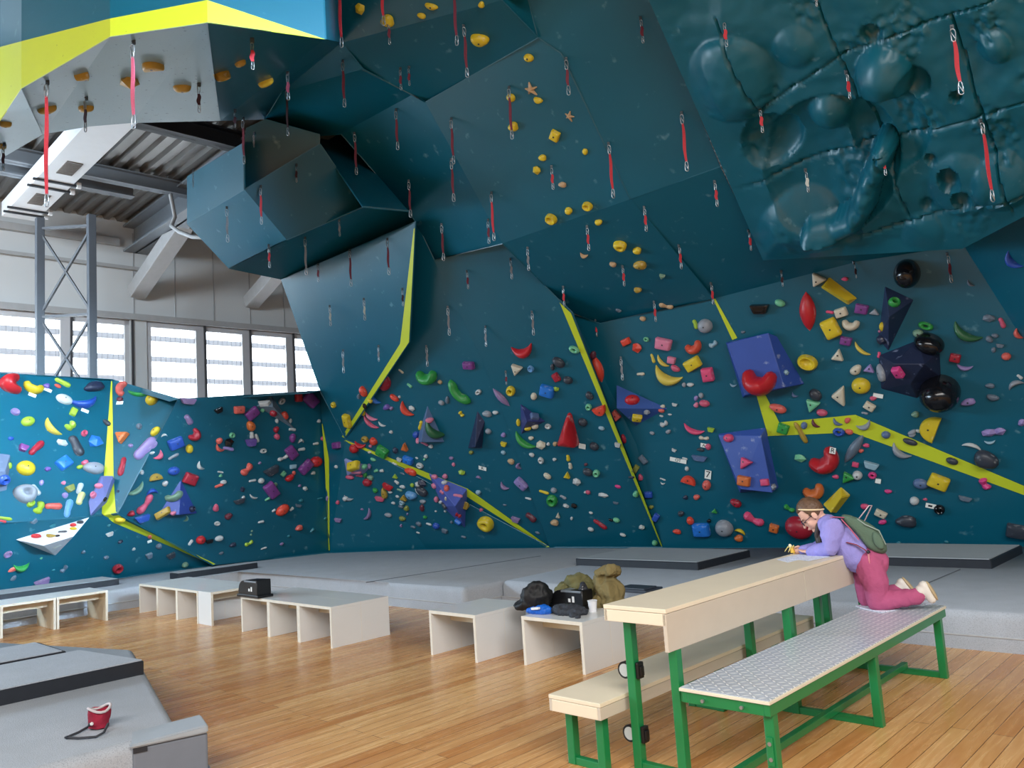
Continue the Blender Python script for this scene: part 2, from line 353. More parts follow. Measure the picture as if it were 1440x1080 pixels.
facet('wall_overhang_underside', [[(-160, 330), (0, 170), (0, 224), (-160, 300)], [(0, 170), (30, 125), (60, 189), (0, 224)], [(30, 125), (155, 52), (60, 189)], [(155, 52), (125, 178), (60, 189)], [(155, 52), (292, 32), (185, 173), (125, 178)],
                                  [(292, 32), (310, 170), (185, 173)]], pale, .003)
facet('wall_overhang_return', [[(292, 32), (457, 55), (480, 60), (395, 130), (372, 168), (310, 170)], [(457, 55), 't457', (470, -90), (480, 60)]], teal, .003)
# sculpted rock-textured panel, upper right
q0, q1, q2 = Pd(917, 0, 7.4 * DS), Pd(1075, 362, 9.5 * DS), Pd(1440, 0, 5.9 * DS)
rn = (q1 - q0).cross(q2 - q0).normalized()
if rn.dot(CAM - q0) < 0: rn = -rn
def lerp(a, b, t): return a + (b - a) * t
def rock_bot(u): return 362 + (u - 1075) / 280 * -17 if u < 1355 else (345 - (u - 1355) / 85 * 45 if u < 1440 else 300 - (u - 1440) / 180 * 90)
DOMES = [(1030, 105, 62, .20), (1245, 100, 42, .26), (1165, 160, 30, .20), (1128, 330, 62, .22), (1085, 195, 40, -.16), (1170, 225, 95, -.17), (1250, 180, 60, -.12), (1290, 110, 22, -.10), (1338, 245, 17, -.16), (1356, 273, 15, -.12), (1310, 220, 8, -.08), (1347, 131, 9, -.10),
         (1228, 40, 14, -.10), (1352, 255, 45, .08), (1305, 285, 9, -.06), (1200, 320, 16, -.05), (1400, 60, 25, .10), (1120, 60, 30, .06), (1410, 250, 40, .1), (1300, 325, 30, .07)]
HORN = [(1150, 312), (1180, 312), (1205, 298), (1220, 275), (1226, 250), (1238, 225), (1245, 205)]
def seg_d(px, py, ax, ay, bx, by):
    dx, dy = bx - ax, by - ay; t = max(0, min(1, ((px - ax) * dx + (py - ay) * dy) / (dx * dx + dy * dy))); return math.hypot(px - ax - t * dx, py - ay - t * dy)
SEAMS = [((1060, 155), (1190, 70)), ((1190, 70), (1440, -20)), ((1030, 265), (1240, 205)), ((1240, 205), (1440, 140)), ((1150, 0), (1280, 300)), ((1340, 20), (1430, 300)), ((1010, 20), (1075, 150)), ((1080, 360), (1440, 265))]
def rock_h(u, v):
    h = 0
    for cx, cy, r, a in DOMES:
        q = math.hypot(u - cx, v - cy) / r
        if q < 1: h += a * (1 - q * q) ** (.75 if a > 0 else .45)
    d = min(seg_d(u, v, *HORN[i], *HORN[i + 1]) for i in range(len(HORN) - 1))
    if d < 15: h = max(h, 0) + .20 * math.sqrt(1 - (d / 15) ** 2)
    p = V3((u, v, 0)) / 55
    h += .07 * noise.noise(p * .7 + V3((3, 1, 0))) + .012 * noise.noise(p * 3)
    q = noise.noise(p * .8 + V3((7, 7, 2)))
    if q > .12: h += min(1, (q - .12) * 5) * (.035 * noise.noise(p * 5) + .014 * noise.noise(p * 11))
    for (a, b) in SEAMS:
        if seg_d(u, v, *a, *b) < 1.7: h -= .03
    return h
bm = bmesh.new(); NS, NT = 230, 150; grid = []
for j in range(NT + 1):
    t = j / NT; row = []
    for i in range(NS + 1):
        s = i / NS
        ut, vt = lerp(880, 1560, s), -90.0
        ub = lerp(1075, 1620, s); vb = rock_bot(ub)
        u, v = lerp(ut, ub, t), lerp(vt, vb, t)
        if t < .999: u = lerp(lerp(878, 1075, t), lerp(1560, 1620, t), s)
        edge = min(1, s * 14, t * 30, (1 - t) * 12)
        P = Pn(u, v, q0, rn) + rn * (rock_h(u, v) * edge + .05)
        row.append(bm.verts.new(P))
    grid.append(row)
for j in range(NT):
    for i in range(NS): bm.faces.new((grid[j][i], grid[j][i + 1], grid[j + 1][i + 1], grid[j + 1][i]))
# side and lower return so the panel has a body
side = [bm.verts.new(grid[j][0].co - rn * .5 + RT * .1) for j in range(NT + 1)]
for j in range(NT): bm.faces.new((grid[j][0], grid[j + 1][0], side[j + 1], side[j]))
low = [bm.verts.new(grid[NT][i].co - rn * .5) for i in range(NS + 1)]
for i in range(NS): bm.faces.new((grid[NT][i], grid[NT][i + 1], low[i + 1], low[i]))
TRI += [(q0 - (q1 - q0) * .3, Pn(1075, 362, q0, rn), Pn(1620, 200, q0, rn), rn, 'rock'), (q0 - (q1 - q0) * .3, Pn(1620, 200, q0, rn), Pn(1560, -90, q0, rn), rn, 'rock')]
struct(finish(bm, 'wall_rock_relief', paint('teal_rock_paint', (9, 88, 106), .36), smooth=60))
build_facets()
bm = bmesh.new(); _e = VX['f1620'] + B * .1 + A * .25; box(bm, _e, B * 7, A * .12, Z * 7.6); struct(finish(bm, 'wall_end', teal))
# lime stripes painted on the wall: thin plates that follow the facets
def surf(u, v, off=.006):
    h_ = hit(u, v)
    if not h_: h_ = hit(u + 2, v + 2) or hit(u - 2, v - 2) or hit(u - 2, v + 2) or hit(u + 2, v - 2)
    return h_[1] + h_[2] * off, h_[2]
def stripe(name, pl, pr, n=14):
    """strip between two pixel polylines given as matched pairs"""
    bm = bmesh.new(); rows = []
    for k in range(len(pl) - 1):
        for i in range(n + (k == len(pl) - 2)):
            t = i / n
            a = (lerp(pl[k][0], pl[k + 1][0], t), lerp(pl[k][1], pl[k + 1][1], t)); b = (lerp(pr[k][0], pr[k + 1][0], t), lerp(pr[k][1], pr[k + 1][1], t))
            rows.append([surf(*a)[0], surf(lerp(a[0], b[0], .5), lerp(a[1], b[1], .5))[0], surf(*b)[0]])
    vr = [[bm.verts.new(p) for p in r] for r in rows]
    for r, s in zip(vr, vr[1:]):
        for k in (0, 1):
            try: bm.faces.new((r[k], r[k + 1], s[k + 1], s[k]))
            except ValueError: pass
    o = finish(bm, name, lime_p); return struct(o)
stripe('trim_2', [(156, 536), (146, 668), (143, 722)], [(158, 536), (160, 668), (163, 721)])
stripe('trim_3', [(143, 722), (160, 735), (300, 794)], [(164, 720), (175, 731), (303, 793)])
stripe('trim_4', [(453, 596), (457, 650), (462, 774)], [(454, 596), (463, 645), (464, 774)])
stripe('trim_5', [(582, 322), (563, 483), (481, 614)], [(584, 320), (575.5, 481), (484.5, 616)])
stripe('trim_6', [(484, 620), (655, 697), (768, 769)], [(487, 619), (658, 687), (773, 769)])
stripe('trim_7', [(787, 425), (930, 768)], [(803, 440), (932, 768)])
stripe('trim_8', [(1003, 420), (1030, 478)], [(1006, 420), (1037, 475)])
stripe('trim_9', [(1064, 556), (1080, 612)], [(1077, 556), (1096, 594)])
stripe('trim_10', [(1079, 613), (1199, 608), (1440, 696)], [(1094, 594), (1203, 583), (1440, 683)])
# ------------------------------------------------------------------ hall: window wall, deck, beams
WP = Pd(0, 432, 15.6); WA = V3((math.sin(math.radians(45)), math.cos(math.radians(45)), 0)); WB = V3((WA.y, -WA.x, 0))
def W(s, z, off=0.): return WP + WA * s + Z * (z - WP.z) + WB * off
def wbox(bm, s0, s1, z0, z1, t=.2, off=0., bev=0.): box(bm, W(s0, z0, off - t), WA * (s1 - s0), WB * t, Z * (z1 - z0), bev)
bm = bmesh.new()
HEAD, SILL = 5.45, 3.2
wbox(bm, -22, 16, HEAD, 7.7); wbox(bm, -22, 16, 0, SILL)
for s0, s1 in ((2.42, 2.78), (-3.9, -3.5), (-10.2, -9.8), (-16.5, -16.1), (9.2, 16)): wbox(bm, s0, s1, SILL, HEAD)
struct(finish(bm, 'wall_window_side', white_wall))
alu = mat('window_frame_paint', (205, 206, 210), .5, var=.05)
gl = mesh_screen(); dark_post = mat('dark_post_paint', (70, 70, 74), .5)
wire = mat('wire_grey', (150, 150, 155), .5)
louvre_m, _nt, _b = base_mat('louvre_grey'); _tr = _nt.nodes.new('ShaderNodeBsdfTranslucent'); _tr.inputs[0].default_value = (.30, .30, .31, 1); _nt.links.new(_tr.outputs[0], _nt.nodes['Material Output'].inputs[0])
def window(n, s0, s1, mull):
    bm = bmesh.new()
    for a in (s0, s1 - .1): wbox(bm, a, a + .1, SILL, HEAD, .12, -.02, .006)
    for z in (SILL, HEAD - .12): wbox(bm, s0, s1, z, z + .12, .12, -.02, .006)
    for m_ in mull: wbox(bm, m_ - .1, m_ + .1, SILL + .1, HEAD - .1, .12, -.02, .006)
    fr = struct(finish(bm, 'window_%d' % n, alu))
    bm = bmesh.new(); wbox(bm, s0 + .05, s1 - .05, SILL + .05, HEAD - .05, .006, -.08); g = finish(bm, 'window_pane', gl, fr)
    bm = bmesh.new()
    for k in range(1, 5): wbox(bm, s0 + .1, s1 - .1, SILL + k * .46, SILL + k * .46 + .12, .006, -.12)
    finish(bm, 'louvre_bars', louvre_m, fr)
    bm = bmesh.new(); x = s0 + .2
    while x < s1 - .1: wbox(bm, x, x + .006, SILL + .1, HEAD - .1, .003, -.05); x += .11
    z = SILL + .2
    while z < HEAD - .15: wbox(bm, s0 + .1, s1 - .1, z, z + .003, .003, -.05); z += .11
    finish(bm, 'wire_mesh', wire, fr)
    for m_ in list(mull) + [s1 - .05]:
        bm = bmesh.new(); wbox(bm, m_ + .08, m_ + .12, SILL, HEAD, .05, .03); finish(bm, 'dark_post', dark_post, fr)
window(1, -3.5, 2.42, (-2.3, -.6, 1.17)); window(2, 2.78, 9.2, (3.98, 5.1, 6.25, 7.5)); window(3, -9.8, -3.9, (-8, -6)); window(4, -16.1, -10.2, (-14, -12))
# ceiling deck, corrugated across the beams
deck_m = mat('galvanised_deck', (128, 126, 124), .42, .55, var=.15, scale=3)
bm = bmesh.new(); per = .26; prof = [(0, 0), (.10, 0), (.135, .075), (.225, .075), (.26, 0)]
o0 = W(-22, 7.62) - WB * 1.0; n = int(38 / per); r1 = []; r2 = []
for k in range(n):
    for s, h in prof[:-1]:
        p = o0 + WA * (k * per + s) + Z * h; r1.append(bm.verts.new(p)); r2.append(bm.verts.new(p + WB * 26))
for i in range(len(r1) - 1): bm.faces.new((r1[i], r1[i + 1], r2[i + 1], r2[i]))
struct(finish(bm, 'ceiling', deck_m))
steel_p = mat('grey_steel_paint', (122, 130, 138), .5, var=.06); steel_d = mat('dark_steel_paint', (42, 45, 50), .6); lightsteel = mat('pale_steel_paint', (176, 178, 180), .5)
def ibeam(name, p, q, h, w, m):
    bm = bmesh.new(); d = q - p; s = d.normalized().cross(Z)
    for zz in (0, h - .025): box(bm, p - s * w / 2 + Z * zz, d, s * w, Z * .025)
    box(bm, p - s * .01, d, s * .02, Z * h); o = finish(bm, name, m); return struct(o)
pA = Pz(90, 243, 7.35); ibeam('ceiling_beam', pA - WA * 1.2, pA + WA * 9, .26, .2, steel_p)
pB = Pz(190, 176, 7.3); ibeam('ceiling_beam', pB - WA * 5, pB + WA * 9, .3, .24, steel_d)
pC = Pz(-30, 238, 7.3); ibeam('ceiling_beam', pC - WA * 3, pC + WA * 2.5, .26, .2, steel_p)
e = W(2.55, 7.1, .02)
bm = bmesh.new(); box(bm, W(2.3, 6.95, .02), WA * .5, WB * 9, Z * .04); box(bm, W(2.3, 7.5, .02), WA * .5, WB * 9, Z * .04); box(bm, W(2.53, 6.95, .02), WA * .04, WB * 9, Z * .58)
struct(finish(bm, 'ceiling_beam', steel_p))
bm = bmesh.new(); bar(bm, W(2.55, 6.05, .05), W(2.75, 7.1, 2.2), .34, .3, bev=.02); struct(finish(bm, 'ceiling_beam', lightsteel))
bm = bmesh.new(); bar(bm, W(5.2, 6.1, .05), W(5.4, 7.2, 2.6), .34, .3, bev=.02); struct(finish(bm, 'ceiling_beam', lightsteel))
# wall rails and eaves
bm = bmesh.new()
wbox(bm, -22, 2.2, 7.05, 7.2, .12, .13); wbox(bm, -22, 2.6, 6.55, 6.62, .1, .12); wbox(bm, -22, 9, 5.45, 5.58, .14, .1)
struct(finish(bm, 'trim_11', lightsteel))
bm = bmesh.new()
for s in [x * .9 - 20 for x in range(34)]: wbox(bm, s, s + .02, HEAD + .15, 7.4, .01, .012)
struct(finish(bm, 'trim_12', mat('cladding_joint', (176, 180, 184), .6)))
# white air duct with two grilles, hung below the deck
dr0, dl0 = Pz(72, 290, 7.0), Pz(6, 300, 7.0)
wdt = (dr0 - dl0).dot(WA); dst = dl0 - WB * .2
du = empty('air_duct', dst); tag(du, 'white rectangular air duct with two grilles under the corrugated roof', 'air duct')
white_m = mat('white_duct_paint', (225, 226, 228), .45, var=.04)
def local(o): return o.matrix_world if False else None
def child(bm, name, m, root, smooth=None):
    """child mesh whose vertices were written in world space: store them relative to the root"""
    inv = (Matrix.Translation(root.location) @ Matrix.Rotation(root.rotation_euler.z, 4, 'Z')).inverted()
    bmesh.ops.transform(bm, matrix=inv, verts=bm.verts); return finish(bm, name, m, root, smooth)
bm = bmesh.new(); box(bm, dst, WA * wdt, WB * 7.5, Z * .28, .01); child(bm, 'duct_body', white_m, du)
for k, sb in enumerate((1.0, 2.75)):
    bm = bmesh.new(); g0 = dst + WA * (wdt * .32) + WB * sb - Z * .012
    box(bm, g0, WA * wdt * .42, WB * .6, Z * .012)
    child(bm, 'grille', mat('grille_brown', (92, 84, 78), .6), du)
    bm = bmesh.new()
    for j in range(9): box(bm, g0 + WB * (.04 + j * .06) - Z * .006, WA * wdt * .42, WB * .012, Z * .006)
    child(bm, 'grille_slats', mat('slat_grey', (120, 112, 104), .6), du)
for sb in (.35, .62, 1.95, 2.3):
    bm = bmesh.new(); box(bm, dst + WB * sb - WA * .05 - Z * .03, WA * (wdt + .12), WB * .05, Z * .03); child(bm, 'strap', steel_d, du)
    bm = bmesh.new(); box(bm, dst + WB * sb + WA * (wdt + .05) - Z * .05, WA * .07, WB * .07, Z * .1, .01); child(bm, 'strap_clamp', white_m, du)
# lattice tower behind the low wall
t0, t1 = Pd(56, 400, 14.3), Pd(129, 405, 14.3)
tw = empty('lattice_tower', V3((t0.x, t0.y, 0))); tag(tw, 'grey steel lattice tower with crossed braces in front of the window', 'tower')
tp = mat('tower_steel', (84, 90, 98), .5, var=.08)
for t in (t0, t1):
    bm = bmesh.new(); bar(bm, V3((t.x, t.y, 0)), V3((t.x, t.y, 6.75)), .13, .13, bev=.008); child(bm, 'post', tp, tw)
def br(a, b, w=.055):
    bm = bmesh.new(); bar(bm, a, b, w, w * .6); child(bm, 'brace', tp, tw)
def tz(t, z): return V3((t.x, t.y, z))
for z0, z1 in ((4.95, 6.5), (3.4, 4.9), (1.85, 3.35), (.3, 1.8)): br(tz(t0, z0), tz(t1, z1)); br(tz(t1, z0), tz(t0, z1))
for z in (6.55, 4.92, 3.37, 1.82): br(tz(t0, z), tz(t1, z), .07)
# loose cable looped over the rafter brace
bm = bmesh.new(); cp = [Pd(240, 275, 13.5), Pd(246, 305, 13.5), Pd(241, 318, 13.4), Pd(252, 326, 13.2), Pd(270, 333, 13), Pd(290, 334, 12.9)]
tube(bm, cp, .035, 8); tag(finish(bm, 'cable', lightsteel, smooth=60), 'grey cable looped under the roof beside the bright blue arm of the wall', 'cable')
# ------------------------------------------------------------------ crash mats
M_carpet = mat('grey_carpet', (178, 184, 192), .95, var=.10, scale=5, bump=.25, bscale=160, speck=((150, 156, 164), 150, .48, .72), spec=.1)
M_seam = mat('mat_piping', (176, 178, 180), .8); M_black = mat('black_vinyl', (34, 38, 46), .5, var=.2, scale=14)
M_matgrey = mat('mat_top_grey', (160, 167, 172), .8, var=.08, scale=4)
def xy(p): return (p.x, p.y)
MH = .3
def mat_thing(name, label, poly, z0, h, bev, cat='crash mat', piping=True, side=None, group=None):
    c = V3((sum(p[0] for p in poly) / len(poly), sum(p[1] for p in poly) / len(poly), z0))
    r = empty(name, c); tag(r, label, cat, group)
    bm = bmesh.new(); prism(bm, poly, z0 + (h * .36 if piping else 0), z0 + h, bev, 4); child(bm, 'cushion', M_carpet if not side else M_matgrey, r, 50)
    if piping:
        bm = bmesh.new(); prism(bm, poly, z0, z0 + h * .36, .01, 1); child(bm, 'base_layer', M_carpet, r)
        bm = bmesh.new(); n = len(poly)
        for i in range(n):
            a, b = poly[i], poly[(i + 1) % n]; tube(bm, [V3((a[0], a[1], z0 + h * .365)), V3((b[0], b[1], z0 + h * .365))], .008, 6)
        child(bm, 'piping', M_seam, r)
    return r
f1 = Pz(548, 852, 0); f0 = f1 - B * 4.0; f2 = f1 + B * 3.0
g0_ = Pz(1242, 902, 0); gs = g0_ - B * 2.3; ge = g0_ + B * 4.2
wl = lambda u: V3((VX['f%d' % u].x, VX['f%d' % u].y, 0))
shrink = -.02
lm0 = Pz(156, 860, 0); l0 = lm0 - A * 3.2; l1 = lm0 + A * .55
main_poly = [xy(p) for p in (wl(300) + B * .06, wl(464) - A * .06, wl(600) - A * .06, wl(773) - A * .06, wl(932) - A * .06, wl(932) - A * .06 + (gs - wl(932)).project(A), f2 + (wl(932) - f2).project(A) * 0, f1, f0, l1)]
left_poly = [xy(p) for p in (l1, l0, wl(-160) + B * .06, wl(0) + B * .06, wl(300) + B * .06)]
sA = wl(932) - A * .06; sB = gs + (sA - gs).project(B)
main_poly = [xy(p) for p in (wl(300) + B * .06, wl(464) - A * .06, wl(600) - A * .06, wl(773) - A * .06, sA, sB + A * .02, f2 + (sB - f2).project(B), f1, f0, l1)]
right_poly = [xy(p) for p in (sA, wl(1200) - A * .06, wl(1440) - A * .06, wl(1620) - A * .06, ge, g0_, sB)]
mat_thing('crash_mat', 'long grey carpeted crash mat along the foot of the blue side wall', left_poly, 0, MH, .05, group='grey carpeted crash mats')
mat_thing('crash_mat', 'large grey carpeted crash mat in front of the middle climbing wall', main_poly, 0, MH, .07, group='grey carpeted crash mats')
mat_thing('crash_mat', 'grey carpeted crash mat behind the kneeling girl and steel bench', right_poly, 0, MH, .07, group='grey carpeted crash mats')
def seam_line(label, pts):
    bm = bmesh.new(); tube(bm, [Pz(u, v, MH + .001) for u, v in pts], .006, 6); return finish(bm, 'trim_13', mat('seam_dark', (96, 102, 110), .9))
for pts in ([(515, 819), (700, 791)], [(1300, 822), (1350, 801)], [(700, 791), (760, 782)]): struct(seam_line('', pts))
def thin_mat(label, front, depth, h=.09, along=None, gap=0):
    """thin folding pad; front edge given by two floor points on the mat top"""
    p, q = front; e = (q - p); dvec = depth
    poly = [xy(p), xy(q), xy(q + dvec), xy(p + dvec)]
    c = V3((p.x, p.y, MH)); r = empty('thin_pad', c); tag(r, label, 'pad', 'thin pads laid on the crash mats')
    bm = bmesh.new(); prism(bm, poly, MH, MH + h, .008, 1); child(bm, 'pad_body', M_black, r)
    k = .02; d1 = e.normalized() * k; d2 = dvec.normalized() * k
    poly2 = [xy(p + d1 + d2), xy(q - d1 + d2), xy(q - d1 + dvec - d2), xy(p + d1 + dvec - d2)]
    bm = bmesh.new(); prism(bm, poly2, MH + h, MH + h + .008); child(bm, 'pad_top', M_matgrey, r); return r
pr = Pz(1395, 800, MH); thin_mat('thin grey pad with black edge on the mat behind the girl', (pr - B * 1.75, pr), A * 1.35)
pm = Pz(982, 802, MH); thin_mat('thin grey pad with black edge on the mat behind the olive jackets', (pm - B * 1.9, pm), A * 1.3)
pl = Pz(250, 815, MH); thin_mat('thin grey pad with black edge on the mat near the corner of the side wall', (pl - B * .3, pl), A * 1.35)
p1_ = Pz(27, 842, MH); thin_mat('thin grey pad with black edge behind the white units at the edge of the photo', (p1_ - B * .7 - A * 1.5, p1_ - A * 1.5), A * 2.85)
# ------------------------------------------------------------------ near mat at the lower left
nb = Pz(205, 950, MH); nc = Pz(188, 912, MH); nd = Pz(252, 1022, MH)
NE = (nd - nc); NE = NE.normalized()
fc = nd + B * 0
fr_line = Pz(0, 1080, MH)
fdir = (nd - fr_line); fdir.z = 0; fdir.normalize()
near_poly = [xy(p) for p in (nc - fdir * .0, nc - A * 4.2, nc - A * 4.2 + NE * 2.9, nd + (nd - nd))]
nf_ = Pz(0, 904, MH); npoly = [xy(nc), xy(nf_), xy(nf_ + (nf_ - nc) * .6), xy(nf_ + (nf_ - nc) * .6 - A * 3.5), xy(nd - A * 4.0 + NE * .05), xy(nd + NE * .05)]
mat_thing('crash_mat', 'near grey carpeted crash mat with a red chalk bag on it', npoly, 0, MH, .06, group='grey carpeted crash mats')
r = empty('thin_pad', V3((nb.x, nb.y, MH))); tag(r, 'thick grey pad with black edge on the near mat behind the chalk bag', 'pad', 'thin pads laid on the crash mats')
k0 = Pz(203, 948, MH); dA = A; wN = (nc - nb); wN.z = 0
sl_ = Pz(95, 917.5, MH + .105); sl_.z = MH; pp = [xy(k0), xy(sl_ + A * .1), xy(sl_ - A * 3.6), xy(k0 - A * 3.6)]
bm = bmesh.new(); prism(bm, pp, MH, MH + .10, .008, 1); child(bm, 'pad_body', M_black, r)
pp2 = [xy(V3((*pp[i], 0)) * .996 + V3((*pp[(i + 2) % 4], 0)) * .004) for i in range(4)]
bm = bmesh.new(); prism(bm, pp2, MH + .10, MH + .108); child(bm, 'pad_top', M_carpet, r)
r = empty('thin_pad', V3((sl_.x, sl_.y, MH))); tag(r, 'thick grey pad with black edge lying farthest back on the near mat', 'pad', 'thin pads laid on the crash mats')
pp = [xy(sl_ - B * .03), xy(sl_ - B * .75), xy(sl_ - B * .75 - A * 3), xy(sl_ - B * .03 - A * 3.5)]
bm = bmesh.new(); prism(bm, pp, MH, MH + .115, .008, 1); child(bm, 'pad_body', M_black, r)
pp2 = [xy(V3((*pp[i], 0)) * .99 + V3((*pp[(i + 2) % 4], 0)) * .01) for i in range(4)]
bm = bmesh.new(); prism(bm, pp2, MH + .115, MH + .122); child(bm, 'pad_top', M_carpet, r)
# grey padded bumper box at the mat corner
bx = Pz(292, 1023, .30); b1v = Pz(182, 1046, .30); bd = (b1v - bx); bd.z = 0; bl_ = bd.length; bd.normalize(); bn = V3((-bd.y, bd.x, 0))
if bn.dot(V3((1, -1, 0))) > 0: bn = -bn
bo = V3((bx.x, bx.y, 0)); r = empty('bumper_box', bo); tag(r, 'grey padded wedge-topped box at the corner of the near mat', 'padded box')
M_vin = mat('grey_vinyl', (112, 120, 132), .55, var=.1, scale=8); M_vin2 = mat('pale_vinyl_lid', (158, 166, 174), .6, var=.08)
bm = bmesh.new(); box(bm, bo - bd * .0, bd * bl_ * .96, bn * .16, Z * .27, .012); child(bm, 'box_body', M_vin, r)
bm = bmesh.new(); lo = [bo + Z * .275 - bn * .02, bo + bd * bl_ + Z * .275 - bn * .02, bo + bd * bl_ * .93 + bn * .22 + Z * .275, bo + bn * .22 + Z * .275]
vs = [bm.verts.new(p) for p in lo] + [bm.verts.new(lo[0] + Z * .045), bm.verts.new(lo[1] + Z * .02), bm.verts.new(lo[2] + Z * .03), bm.verts.new(lo[3] + Z * .05)]
for q in ((0, 1, 2, 3), (4, 7, 6, 5), (0, 4, 5, 1), (1, 5, 6, 2), (2, 6, 7, 3), (3, 7, 4, 0)): bm.faces.new([vs[i] for i in q])
bmesh.ops.bevel(bm, geom=bm.edges[:], offset=.008, segments=2, affect='EDGES'); child(bm, 'lid', M_vin2, r)
bm = bmesh.new(); box(bm, bo + bd * bl_ * .78 + Z * .245 - bn * .006, bd * .07, bn * .01, Z * .03); child(bm, 'vent_slot', M_black, r)
bm = bmesh.new(); box(bm, bo - bd * .03, bd * .05, bn * .17, Z * .05, .006); child(bm, 'foot', M_vin, r)
# chalk bag with its belt
M_red = mat('red_fabric', (150, 24, 52), .85, var=.25, scale=30, bump=.3, bscale=60); M_dark = mat('charcoal_webbing', (60, 62, 68), .8)
cb = Pz(140, 1024, MH); r = empty('chalk_bag', cb); tag(r, 'small red chalk bag with a dark belt lying on the near grey mat', 'chalk bag')
bm = bmesh.new(); cyl(bm, cb + Z * .005, cb + Z * .11, .052, .058, 28)
bmesh.ops.subdivide_edges(bm, edges=[e for e in bm.edges if abs(e.verts[0].co.z - e.verts[1].co.z) > .05], cuts=5)
bmesh.ops.delete(bm, geom=[f for f in bm.faces if len(f.verts) > 10 and f.calc_center_median().z > cb.z + .1], context='FACES_ONLY')
rough_up(bm, .012, 22); child(bm, 'bag', M_red, r, 60)
bm = bmesh.new(); pts = [cb + V3((math.cos(a) * .058, math.sin(a) * .058, .11 + .012 * math.sin(a * 2))) for a in [2 * math.pi * k / 20 for k in range(21)]]
tube(bm, pts, .008, 8, cap=False); child(bm, 'rim', mat('pale_rim', (200, 190, 192), .8), r, 60)
bm = bmesh.new(); bp = [Pz(126, 1018, MH + .05), Pz(124, 1022, MH + .012), Pz(110, 1030, MH + .010), Pz(93, 1037, MH + .010), Pz(110, 1038, MH + .010), Pz(135, 1036, MH + .010), Pz(146, 1030, MH + .012), Pz(152, 1018, MH + .04)]
tube(bm, bp, .007, 6); child(bm, 'belt', M_dark, r, 60)
bm = bmesh.new(); ball(bm, Pz(94, 1037, MH + .012), (.016, .010, .010), 1); child(bm, 'buckle', M_black, r)
bm = bmesh.new(); ball(bm, Pz(129, 1018, MH + .05), .011, 1); child(bm, 'toggle', mat('toggle_white', (225, 222, 220), .5), r)
# ------------------------------------------------------------------ white bench units
M_white = mat('white_laminate', (226, 227, 226), .32, var=.04, scale=2, coat=.2); M_edge = mat('birch_edge', (226, 219, 204), .5, var=.1, scale=20)
M_birch = mat('birch_ply', (226, 214, 188), .45, var=.07, scale=6)
def unit(corner, w, d, label, group, W_=.62, D_=.35, H=.40, rail=False, inner=M_white):
    """corner: front corner on the floor; w: direction along the open front; d: direction to the back"""
    r = empty('bench_unit', corner); tag(r, label, 'bench', group); T = .028
    bm = bmesh.new(); box(bm, corner + Z * (H - T), w * W_, d * D_, Z * T, .002); child(bm, 'top', M_white, r)
    for k in (0, 1):
        bm = bmesh.new(); box(bm, corner + w * (k * (W_ - T)), w * T, d * D_, Z * (H - T), .002); child(bm, 'side_panel', inner, r)
        bm = bmesh.new(); box(bm, corner + w * (k * (W_ - T)) - d * .003, w * T, d * .003, Z * (H - T)); child(bm, 'edge_strip', M_edge, r)
    bm = bmesh.new(); box(bm, corner + w * T + d * (D_ - .12) + Z * (H - T - .10), w * (W_ - 2 * T), d * .02, Z * .10); child(bm, 'apron', M_birch, r)
    bm = bmesh.new(); box(bm, corner + Z * (H - T) - d * .003, w * W_, d * .003, Z * T); child(bm, 'front_edge', M_edge, r)
    if rail:
        bm = bmesh.new(); box(bm, corner + w * T + d * .0 + Z * .02, w * (W_ - 2 * T), d * .02, Z * .07); child(bm, 'rail', M_birch, r)
    return r
e2 = Pz(468, 912, 0); row = 'white bench units of the middle block'
names2 = ['end unit next to the open floor', 'unit in the middle', 'unit at the end nearest the black case']
for i in range(3):
    for j in range(2):
        unit(e2 - B * (.62 * (i + 1)) + A * (.352 * j), B, A, ('front' if j == 0 else 'back') + ' row ' + names2[i] + ' of the six-unit white block', row)
e1 = Pz(279, 877, 0); ord1 = ['third', 'second', 'first']
for i in range(3):
    for j in range(2):
        unit(e1 - B * (.62 * (i + 1)) + A * (.352 * j), B, A, ('front' if j == 0 else 'back') + ' row ' + ord1[i] + ' unit from the far end of the distant white block', 'white bench units of the distant block')
unit(e1 + B * .36 , A, -B, 'white unit turned sideways closing the end of the distant white block', 'white bench units of the distant block', W_=.70)
e3 = Pz(672, 932, 0); e4 = Pz(824, 949, 0)
unit(e3 - B * .62, B, A, 'front white unit of the empty pair left of the cluttered pair', 'white bench units in the two pairs'); unit(e3 - B * .62 + A * .352, B, A, 'back white unit of the empty pair left of the cluttered pair', 'white bench units in the two pairs')
unit(e4 - B * .66, B, A, 'front white unit with the paper cup beside the long table', 'white bench units in the two pairs', W_=.66); unit(e4 - B * .66 + A * .352, B, A, 'back white unit under the olive jackets beside the long table', 'white bench units in the two pairs', W_=.66)
el = Pz(153, 872.5, 0); ordl = ['first', 'second', 'third']
for i in range(3):
    for j in range(2):
        unit(el - A * (.63 * (i + 1)) - B * (.352 * j), A, -B, ('front' if j == 0 else 'back') + ' row ' + ordl[i] + ' unit from the visible end of the block by the side wall mat', 'birch-faced white bench units by the side wall', inner=M_birch, rail=False)
